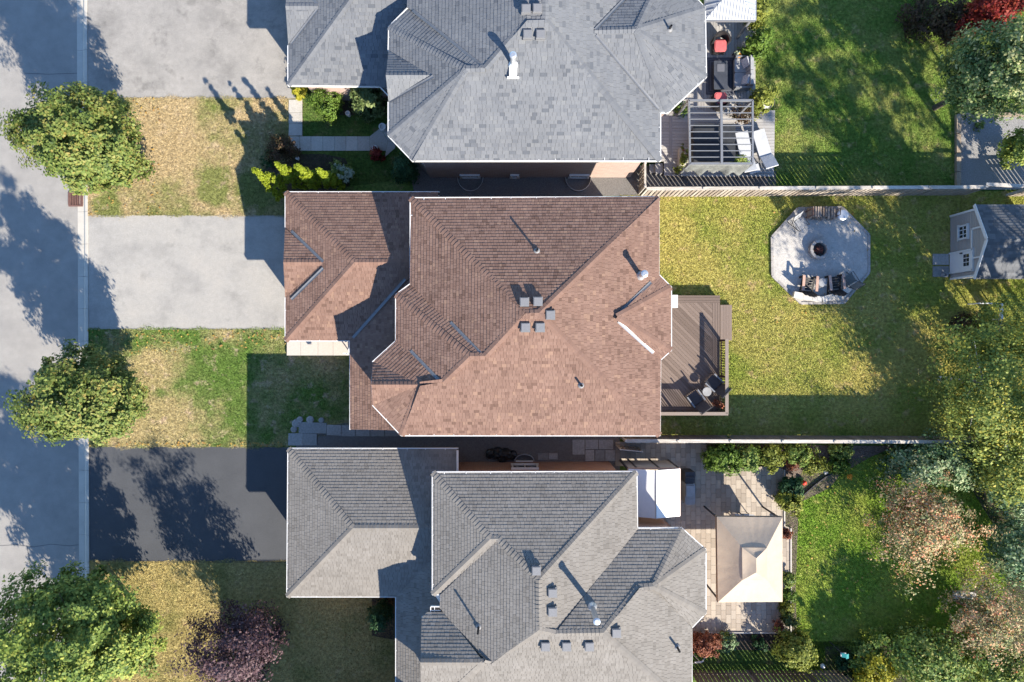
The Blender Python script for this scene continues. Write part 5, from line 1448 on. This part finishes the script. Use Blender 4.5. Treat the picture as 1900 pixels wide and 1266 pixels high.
def adirondack(label, px, py, rz):
    p = G(px, py, .5); t = thing('adirondack_chair', (p.x, p.y, .06), label, 'chair', 'brown slatted chairs by the fire pit', rz)
    for i in range(5):
        b = MB(); b.box((0, .25 - i * .115, .36 - .035 * i), (.5, .1, .022), m=Matrix.Rotation(.28, 3, 'X')); b.build('seat_slat', m_black, t, True)
    for i in range(5):
        x = (i - 2) * .11; hh = .82 - .05 * (i - 2) ** 2
        b = MB(); b.box((x * 1.15, -.33 - hh * .19, .2 + hh / 2), (.1, .022, hh), m=Matrix.Rotation(.4, 3, 'X')); b.build('back_slat', m_black, t, True)
    for x in (-.31, .31):
        b = MB(); b.box((x, 0.02, .54), (.12, .7, .028)); b.build('armrest', m_tan, t, True)
        b = MB(); b.box((x * .95, .33, .27), (.04, .1, .54)); b.build('leg', m_black, t, True)
        b = MB(); b.beam((x * .9, .36, .34), (x * .9, -.5, .06), .03, .13); b.build('side_rail', m_black, t, True)
adirondack('brown slatted chair by the fire pit, farther from the folding chair', 1502, 527, math.radians(-4))
adirondack('brown slatted chair by the fire pit, next to the folding chair', 1552, 525, math.radians(6))
p = G(1526, 524, .5); t = thing('side_table', (p.x, p.y, .06), 'small round grey table between the brown slatted chairs', 'table')
b = MB(); b.lathe((p.x, p.y, .06 + .42), [(.19, 0), (.2, .02), (.19, .03)], 18); b.build('table_top', m_greyfab, t)
b = MB()
for k in range(3): a = k * 2.09; b.tube([(p.x + .15 * math.cos(a), p.y + .15 * math.sin(a), .06), (p.x + .1 * math.cos(a), p.y + .1 * math.sin(a), .48)], .014, 6)
b.build('leg', m_char, t)
def folding_chair(label, px, py, rz, m):
    p = G(px, py, .5); t = thing('folding_chair', (p.x, p.y, .06), label, 'chair', 'folding chairs by the fire pit', rz)
    b = MB(); b.box((0, .05, .4), (.46, .46, .02)); b.build('seat', m, t, True)
    b = MB(); b.box((0, -.32, .68), (.46, .02, .5), m=Matrix.Rotation(.35, 3, 'X')); b.build('backrest', m, t, True)
    b = MB()
    for x in (-.25, .25):
        b.tube([(x, .34, .0), (x, -.22, .42), (x, -.42, .95)], .016, 6); b.tube([(x, -.34, .0), (x, .28, .42), (x, .3, .6), (x, -.28, .62)], .016, 6)
    b.tube([(-.25, -.42, .95), (.25, -.42, .95)], .016, 6)
    b.build('chair_frame', m_char, t, True)
folding_chair('olive folding chair at the lawn edge of the fire pit patio', 1578, 520, math.radians(32), m_tarp)
folding_chair('pale backed black framed chair beside the log rack', 1484, 414, math.radians(-145), m_greyfab)
p = G(1526, 396, .5); t = thing('log_rack', (p.x, p.y, .06), 'metal rack of split logs at the fence side of the patio', 'log rack')
b = MB()
for x in (-.62, .62):
    for y in (-.14, .14): b.tube([(p.x + x, p.y + y, .06), (p.x + x, p.y + y, .95)], .018, 6)
    b.tube([(p.x + x, p.y - .14, .95), (p.x + x, p.y + .14, .95)], .018, 6)
for y in (-.14, .14): b.tube([(p.x - .62, p.y + y, .14), (p.x + .62, p.y + y, .14)], .018, 6)
b.build('rack_frame', m_rust, t)
g = random.Random(5)
for lv in range(6):
    for k in range(10):
        if lv > 3 and k > 6: continue
        r_ = g.uniform(.045, .06)
        b = MB(); y = g.uniform(-.05, .05); x = p.x - .55 + k * .12 + g.uniform(-.015, .015); z_ = .2 + lv * .105
        b.tube([(x, p.y - .24 + y, z_), (x, p.y + .24 + y, z_)], r_, 6); b.build('split_log', m_log, t)
b = MB(); p = G(1562, 399, .5); b.lathe((p.x, p.y, .06), [(.25, 0), (.27, .3), (.26, .55), (.2, .58)], 18); tag(b.build('barrel', m_zinc), 'round pale metal barrel at the end of the log rack', 'barrel')

# ------------------------------------------------------------------ shed
X0 = G(1763, 0, 0).x; Y1, Y0 = G(0, 402).y, G(0, 518).y; Xe = X0 + 3.4; he, hr = 2.05, 2.75; ym = (Y0 + Y1) / 2
t = thing('garden_shed', ((X0 + Xe) / 2, ym, 0), 'beige garden shed with white door and slate roof', 'shed')
b = MB(); b.prism([(X0, Y0), (Xe, Y0), (Xe, Y1), (X0, Y1)], 0, he); b.face([(X0, Y1, he), (X0, Y0, he), (X0, ym, hr - .05)]); b.face([(Xe, Y0, he), (Xe, Y1, he), (Xe, ym, hr - .05)]); b.build('wall', m_siding, t)
b = MB()
k = 0
while k * .11 < he:
    b.box((X0 - .006, ym, .05 + k * .11), (.02, Y1 - Y0 - .01, .012)); k += 1
b.build('siding_lap', m_siding, t)
for y in (Y0, Y1):
    b = MB(); b.box((X0 - .01, y, he / 2), (.05, .09, he)); b.build('corner_trim', m_white, t)
rf = MB(); ov = .16
for s_ in (-1, 1):
    e_ = ym + s_ * ((Y1 - Y0) / 2 + ov); zl = he - .08
    q = [Vector((X0 - ov, e_, zl)), Vector((Xe + ov, e_, zl)), Vector((Xe + ov, ym, hr)), Vector((X0 - ov, ym, hr))]
    rf.face(q if s_ < 0 else q[::-1])
    up = (q[3] - q[0]); L = up.length; up.normalize(); nor = Vector((1, 0, 0)).cross(up) * (1 if s_ < 0 else -1)
    if nor.z < 0: nor = -nor
    r = 0
    while r * .14 < L - .02:
        x = X0 - ov - random.uniform(0, .3)
        while x < Xe + ov:
            wd = random.choice((.2, .28, .34)); xa, xb = max(x + .004, X0 - ov), min(x + wd - .004, Xe + ov); x += wd
            if xb - xa < .03: continue
            a = Vector((xa, q[0].y, q[0].z)) + up * (r * .14) + nor * .02; c = Vector((xb, q[0].y, q[0].z)) + up * (r * .14) + nor * .02
            e2 = up * min(.155, L - r * .14) - nor * .014
            vv = [a, c, c + e2, a + e2, a - nor * .018, c - nor * .018]
            rf._add(vv, [(0, 1, 2, 3), (4, 5, 1, 0)], random.random())
        r += 1
o = rf.build('roof', m_shedroof, t); tag(o, kind='stuff')
b = MB()
for s_ in (-1, 1):
    e_ = ym + s_ * ((Y1 - Y0) / 2 + ov); b.beam((X0 - ov - .02, e_, he - .12), (X0 - ov - .02, ym, hr - .03), .03, .16)
b.build('rake_board', m_white, t)
d0, d1 = G(0, 505, .6).y, G(0, 468, .6).y
b = MB(); b.box((X0 - .03, (d0 + d1) / 2, .82), (.05, d1 - d0, 1.55)); o = b.build('door', m_white, t)
b = MB(); b.box((X0 - .045, (d0 + d1) / 2, .82), (.05, d1 - d0 + .12, .0001)) if False else None
b = MB()
for y in (d0, d1): b.box((X0 - .04, y, .82), (.08, .07, 1.62))
b.box((X0 - .04, (d0 + d1) / 2, 1.62), (.08, d1 - d0 + .14, .08)); b.build('door_frame', m_white, t)
for i in range(2):
    for k in range(3):
        b = MB(); b.box((X0 - .06, (d0 + d1) / 2 + .02 + (k - 1) * .19, 1.12 + i * .2), (.02, .15, .16)); b.build('door_pane', m_glass, o)
b = MB(); b.box((X0 - .09, d1 - .1, .9), (.05, .04, .14)); b.build('door_handle', m_pipe, o)
w_ = window(t, (X0 - .01, G(0, 431, 1).y, 1.0), (.58, .62), 'y-', panes=1)
b = MB(); yw = G(0, 431, 1).y
for dy in (-.1, .1): b.box((X0 - .05, yw + dy, 1.0), (.03, .03, .6))
b.box((X0 - .05, yw, 1.0), (.03, .56, .03)); b.build('mullion', m_white, w_)
b = MB(); y0_, y1_ = G(0, 478, 1.85).y, G(0, 423, 1.85).y
for y in (y0_, y1_): b.box((X0 - .02, y, 1.85), (.06, .07, .6))
b.box((X0 - .02, (y0_ + y1_) / 2, 1.55), (.06, y1_ - y0_ + .07, .07)); b.build('loft_frame', m_white, t)
t = thing('doorstep', G(1745, 490), 'two grey slabs in front of the shed door', 'doorstep')
slab([(1731, 471), (1761, 471), (1761, 492), (1731, 492)], .05, m_flag, t); slab([(1731, 494), (1761, 494), (1761, 514), (1731, 514)], .05, m_flag, t)
urn('garden_ornament', 'round pale pot beside the shed doorstep', 'pot', 1755, 510, .11, .3, m_greyfab)
b = MB(); p, q, r_ = G(1815, 563, .7), G(1858, 563, .7), G(1858, 592, .7)
t = thing('goal_frame', (q.x, q.y, 0), 'white angled frame standing by the birch', 'frame')
b.beam(p, q, .05, .05); b.beam(q, r_, .14, .06); b.build('frame_bar', m_white, t)
b = MB()
for v in (p, q, r_): b.box((v.x, v.y, .34), (.05, .05, .68))
b.build('frame_leg', m_white, t)
# timber edging of the gravel bed
t = thing('timber_edging', G(1780, 280), 'weathered timber edging of the pale gravel bed', 'edging')
for y0, y1 in ((212, 247), (248, 283), (284, 318), (319, 351)):
    a, c = G(1780, y0, .2), G(1780 + (y0 - 212) * .02, y1, .2); b = MB(); b.box((a.x, (a.y + c.y) / 2, .08), (.2, abs(a.y - c.y) - .01, .2)); b.build('timber', m_timber, t)
for x0, x1 in ((1786, 1840), (1841, 1905)):
    a, c = G(x0, 212, .2), G(x1, 212, .2); b = MB(); b.box(((a.x + c.x) / 2, a.y, .08), (abs(a.x - c.x) - .01, .14, .2)); b.build('timber', m_timber, t)
b = MB(); a, c = G(1822, 347, 1.2), G(1890, 350, 1.2); t = thing('plank', (a.x, a.y, 1.2), 'loose pale plank lying along the fence top', 'plank')
b.beam(a + Vector((0, .05, .28)), c + Vector((0, .05, .28)), .16, .04); b.build('plank_board', m_rail_pale, t)

# ------------------------------------------------------------------ southern patio
PATIO = [(1142, 820), (1312, 822), (1312, 866), (1442, 866), (1455, 872), (1455, 975), (1467, 980), (1467, 1174), (1180, 1174), (1180, 865), (1142, 865)]
sheet('patio_bed', PATIO, .02, m_joint)
t = thing('patio', G(1400, 1140), 'tan paver patio around the beige gazebo', 'patio')
pp = [(v.x, v.y) for v in P2(PATIO, .06)]
cells = []
x = min(p[0] for p in pp); cw, cl = .235, .42; k = 0
while x < max(p[0] for p in pp):
    y = min(p[1] for p in pp) - (cl / 2 if k % 2 else 0)
    while y < max(p[1] for p in pp):
        c = clip_rect(pp, x + .005, x + cw - .005, y + .005, y + cl - .005)
        if c and area(c) > .01: cells.append((c, area(c) > (cw - .011) * (cl - .011), x, y))
        y += cl
    x += cw; k += 1
pav = []
for v in (0., .2, .4, .6, .8, 1.):
    q = MB().prism([(.005, .005), (cw - .005, .005), (cw - .005, cl - .005), (.005, cl - .005)], -.05, 0, v).build('paver', m_paver); pav.append(q.data); bpy.data.objects.remove(q)
def hidden(c):      # under the houses' eaves or the two canopies
    px_, py_ = 950 + c[0] * F / (H - .06), 633 - c[1] * F / (H - .06)
    if px_ < 1186 and py_ > 866: return True
    if 1186 <= px_ < 1258 and 872 < py_ < 975: return True
    if 1334 < px_ < 1448 and 962 < py_ < 1112: return True
    return px_ < 1300 and py_ > 985 and py_ < 1172 and px_ < 1282
vis = [c for c in cells if c[1] and not hidden((c[2] + cw / 2, c[3] + cl / 2))]
vis.sort(key=lambda c: c[2] ** 2 + c[3] ** 2)
one = set(id(c) for c in vis[:300])
rest = MB()
base = G(1400, 1140)
for c in cells:
    z_ = .06 + random.uniform(-.003, .003)
    if id(c) in one:
        o = link('paver', random.choice(pav), t); o.location = (c[2] - base.x, c[3] - base.y, z_)
    else: rest.prism(ccw(c[0]), z_ - .05, z_, random.random())
tag(rest.build('paver_field', m_paver, t), kind='stuff')
# low kerb round the patio
b = MB()
for a, c in (((1455, 872), (1455, 975)), ((1467, 980), (1467, 1174)), ((1467, 1174), (1258, 1174))):
    b.beam(G(*a, .05), G(*c, .05), .06, .12)
b.build('patio_kerb', m_wallstone, t)
# beige gazebo
ze_ = 2.25; q = [G(1330, 959, ze_), G(1452, 960, ze_), G(1452, 1117, ze_), G(1332, 1118, ze_)]
c = sum(q, Vector()) / 4
t = thing('canvas_gazebo', (c.x, c.y, .06), 'beige two tier canvas gazebo on the tan paver patio', 'gazebo')
inn = [Vector((c.x + (v.x - c.x) * .36, c.y + (v.y - c.y) * .36, 2.82)) for v in q]
def sag_panel(b, a0, a1, b1, b0, n=10, m_=5, sag=.06, fold=.0):
    vs = []
    for j in range(m_ + 1):
        for i in range(n + 1):
            u, v = i / n, j / m_
            p = a0.lerp(a1, u).lerp(b0.lerp(b1, u), v)
            p = p + Vector((0, 0, -sag * math.sin(math.pi * v) * math.sin(math.pi * u) + fold * math.sin(u * 40) * (1 - v) * math.sin(math.pi * u)))
            vs.append(p)
    b._add(vs, [(j * (n + 1) + i, j * (n + 1) + i + 1, (j + 1) * (n + 1) + i + 1, (j + 1) * (n + 1) + i) for j in range(m_) for i in range(n)])
b = MB()
q_ = [q[3], q[2], q[1], q[0]]; i_ = [inn[3], inn[2], inn[1], inn[0]]
for k in range(4): sag_panel(b, q_[k], q_[(k + 1) % 4], i_[(k + 1) % 4], i_[k], 24, 6, .045, .006)
b.build('lower_canopy', m_canvas, t, smooth=True)
up = [Vector((c.x + (v.x - c.x) * .375, c.y + (v.y - c.y) * .375, 2.835)) for v in q_]
ap0, ap1 = Vector((c.x, c.y + .3, 3.03)), Vector((c.x, c.y - .3, 3.03))
b = MB(); sag_panel(b, up[0], up[1], ap1, ap1, 8, 4, .04); sag_panel(b, up[1], up[2], ap0, ap1, 8, 4, .04); sag_panel(b, up[2], up[3], ap0, ap0, 8, 4, .04); sag_panel(b, up[3], up[0], ap1, ap0, 8, 4, .04)
b.build('upper_canopy', m_canvas, t, smooth=True)
b = MB()
for k in range(4):
    a, d_ = q[k], q[(k + 1) % 4]; b._add([a, d_, d_ - Vector((0, 0, .24)), a - Vector((0, 0, .24))], [(0, 1, 2, 3)])
b.build('valance', m_canvas, t)
b = MB()
for v in inn: b.beam(v, Vector((c.x, c.y, 2.95)), .03, .03)
for k in range(4): b.beam(q[k] - Vector((0, 0, .05)), inn[k] - Vector((0, 0, .04)), .03, .03); b.beam(q[k] - Vector((0, 0, .08)), q[(k + 1) % 4] - Vector((0, 0, .08)), .04, .04)
b.build('roof_frame', m_char, t)
for v in q:
    d_ = (c - v).normalized() * .1
    b = MB(); b.box((v.x + d_.x, v.y + d_.y, (2.2 + .06) / 2), (.06, .06, 2.14)); b.build('post', m_char, t)
for k, (x, y, lb) in enumerate(((1365, 957, 'white cushioned chair peeking out of the beige gazebo, nearer the house'), (1384, 957, 'white cushioned chair peeking out of the beige gazebo, nearer the lawn'))):
    p = G(x, y + 6, .55); u = thing('patio_chair', (p.x, p.y, .06), lb, 'chair', 'white cushioned chairs under the gazebo', -.25 + .2 * k)
    b = MB(); b.prism(rrect(0, -.05, .46, .5, .08), .34, .44); b.build('cushion', m_lounge, u, True)
    b = MB(); b.box((0, .2, .66), (.46, .1, .5), m=Matrix.Rotation(-.25, 3, 'X')); b.build('backrest', m_lounge, u, True)
    b = MB()
    for dx in (-.2, .2):
        for dy in (-.24, .18): b.box((dx, dy, .17), (.03, .03, .34))
    b.build('leg', m_char, u, True)
# white gabled canopy against the house
ze_ = 2.35; zr_ = 2.75
q = [G(1166, 870, ze_), G(1262, 870, ze_), G(1262, 958, ze_), G(1166, 958, ze_)]
xm = (q[0].x + q[1].x) / 2
t = thing('white_canopy', (xm, (q[0].y + q[2].y) / 2, .06), 'white gabled canopy with grey side screens against the southern house', 'canopy')
r0, r1 = Vector((xm, q[0].y, zr_)), Vector((xm, q[3].y, zr_))
for k, v in enumerate(((q[3], r1, r0, q[0]), (r1, q[2], q[1], r0))):
    b = MB(); sag_panel(b, v[0], v[1], v[2], v[3], 8, 8, .03); o = b.build('roof_panel', m_wcanvas, t, smooth=True)
b = MB(); b.tube([r0, r1], .03, 8); b.build('ridge_pole', m_zinc, t)
b = MB()
for a, d_ in ((0, 1), (1, 2), (2, 3), (3, 0)): b.beam(q[a] - Vector((0, 0, .07)), q[d_] - Vector((0, 0, .07)), .06, .08)
b.build('beam', m_tan, t)
for k, f in enumerate((0, .18, .62, 1)):
    p = q[0].lerp(q[1], f); b = MB(); b.box((p.x, p.y - .03, 1.15), (.07, .07, 2.2)); b.build('post', m_char, t)
for k in (2, 3):
    b = MB(); b.box((q[k].x + (-.05 if k == 2 else .05), q[k].y + .05, 1.15), (.08, .08, 2.2)); b.build('post', m_tan, t)
for f0, f1 in ((.02, .17), (.19, .6), (.64, .98)):
    a, d_ = q[0].lerp(q[1], f0), q[0].lerp(q[1], f1); b = MB(); b.box(((a.x + d_.x) / 2, a.y - .03, 1.15), (d_.x - a.x, .02, 2.05)); b.build('screen_panel', m_screen, t)
b = MB(); a, d_ = q[0].lerp(q[3], .04), q[0].lerp(q[3], .96)
# covered barbecue
p = G(1277, 903, .6); t = thing('barbecue', (p.x, p.y, .06), 'grey covered barbecue beside the white canopy', 'barbecue')
b = MB(); b.prism(rrect(p.x, p.y - .28, .46, .95, .1), .06, .95); b.box((p.x - .02, p.y - .12, 1.0), (.38, .5, .16)); b.build('grill_cover', m_greyfab, t)
b = MB(); b.box((p.x, p.y + .48, .5), (.44, .5, .88)); b.tube([(p.x - .2, p.y + .48, .98), (p.x + .2, p.y + .48, .98)], .05, 8); b.build('grill_body', m_char, t)
# bits around the southern garden
t = urn('flower_pot', 'terracotta pot at the patio corner in dappled shade', 'pot', 1446, 1164, .17, .35, m_terra, .06)
p = G(1444, 1160, .5); crown('pot_plant', (p.x, p.y, .52), (.24, .24, .2), l_rust, None, 22, 22, .09, 930, spread=.25); tag(bpy.data.objects['pot_plant.001'] if 'pot_plant.001' in bpy.data.objects else bpy.data.objects['pot_plant'], 'reddish plant in the terracotta pot at the patio corner', 'plant')
p = G(1494, 897, .3); b = MB(); b.lathe((p.x, p.y, .02), [(.02, 0), (.08, .04), (.115, .12), (.11, .2), (.06, .26), (.01, .28)], 16); tag(b.build('garden_ball', m_redmetal, smooth=True), 'bright red ball ornament in the curved bed', 'ornament')
b = MB(); p = G(1532, 876, .1); b.box((p.x, p.y, .07), (.17, .2, .12), rz=.4); tag(b.build('stone_block', m_wallstone), 'pale square stone block on the bed edge', 'stone')
t = thing('bed_edging', G(1520, 895), 'dark curved edging between bed and bright lawn', 'edging')
cv = [(1487, 922), (1500, 910), (1514, 898), (1530, 886), (1546, 878)]
b = MB()
for a, d_ in zip(cv, cv[1:]): b.beam(G(*a, .06), G(*d_, .06), .04, .12)
b.build('edging_strip', m_char, t)
for k, (x, y, lb) in enumerate(((1563, 872, 'orange bloom beside the fence bed, nearer the fence'), (1577, 885, 'orange bloom on the lawn edge, farther from the fence'))):
    p = G(x, y, .3); crown('orange_bloom', (p.x, p.y, .3), (.14, .1, .08), m_orange, None, 10, 14, .08, 940 + k, spread=.3)
    tag(bpy.data.objects['orange_bloom' + ('.001' if k else '')], lb, 'flowers', 'orange blooms by the bright lawn')
slabt = thing('stepping_slab', G(1792, 1105), 'pale stepping slab between the pink trees', 'slab'); slab([(1768, 1098), (1812, 1099), (1812, 1112), (1768, 1112)], .06, m_slab, slabt)
p = G(1566, 1216, 1.4); t = thing('bird_feeder', (p.x, p.y, 0), 'teal roofed bird feeder on a pole by the bottom bed', 'bird feeder')
b = MB(); b.tube([(p.x, p.y, 0), (p.x, p.y, 1.3)], .02, 7); b.build('pole', m_char, t)
b = MB(); b.box((p.x, p.y, 1.33), (.24, .16, .04)); b.box((p.x, p.y, 1.42), (.12, .1, .16)); b.build('feeder_tray', m_lounge, t)
teal = M('teal_paint', [(.03, .22, .22)], rough=.5, fine=(10, .1), bump=None)
b = MB(); b.box((p.x - .05, p.y + .04, 1.52), (.2, .18, .02), m=Matrix.Rotation(-.4, 3, 'Y')); b.box((p.x + .09, p.y, 1.52), (.16, .2, .02), m=Matrix.Rotation(.4, 3, 'Y')); b.build('feeder_roof', teal, t)
b = MB(); p = G(1528, 1238, .2); b.lathe((p.x, p.y, .0), [(.06, 0), (.11, .08), (.11, .16), (.05, .22)], 12); tag(b.build('garden_globe', m_white, smooth=True), 'small white globe in the bottom bed', 'ornament')
p = G(1300, 1229, .5); t = thing('clothes_rack', (p.x, p.y, 0), 'thin white metal rack on the shaded grass strip', 'rack')
b = MB()
for a in (.25, 2.4, 4.1): b.tube([(p.x, p.y, .55), (p.x + .42 * math.cos(a), p.y + .34 * math.sin(a), .02)], .018, 6)
b.tube([(p.x - .3, p.y + .02, .55), (p.x + .12, p.y + .08, .58)], .025, 6); b.build('rack_bar', m_white, t)
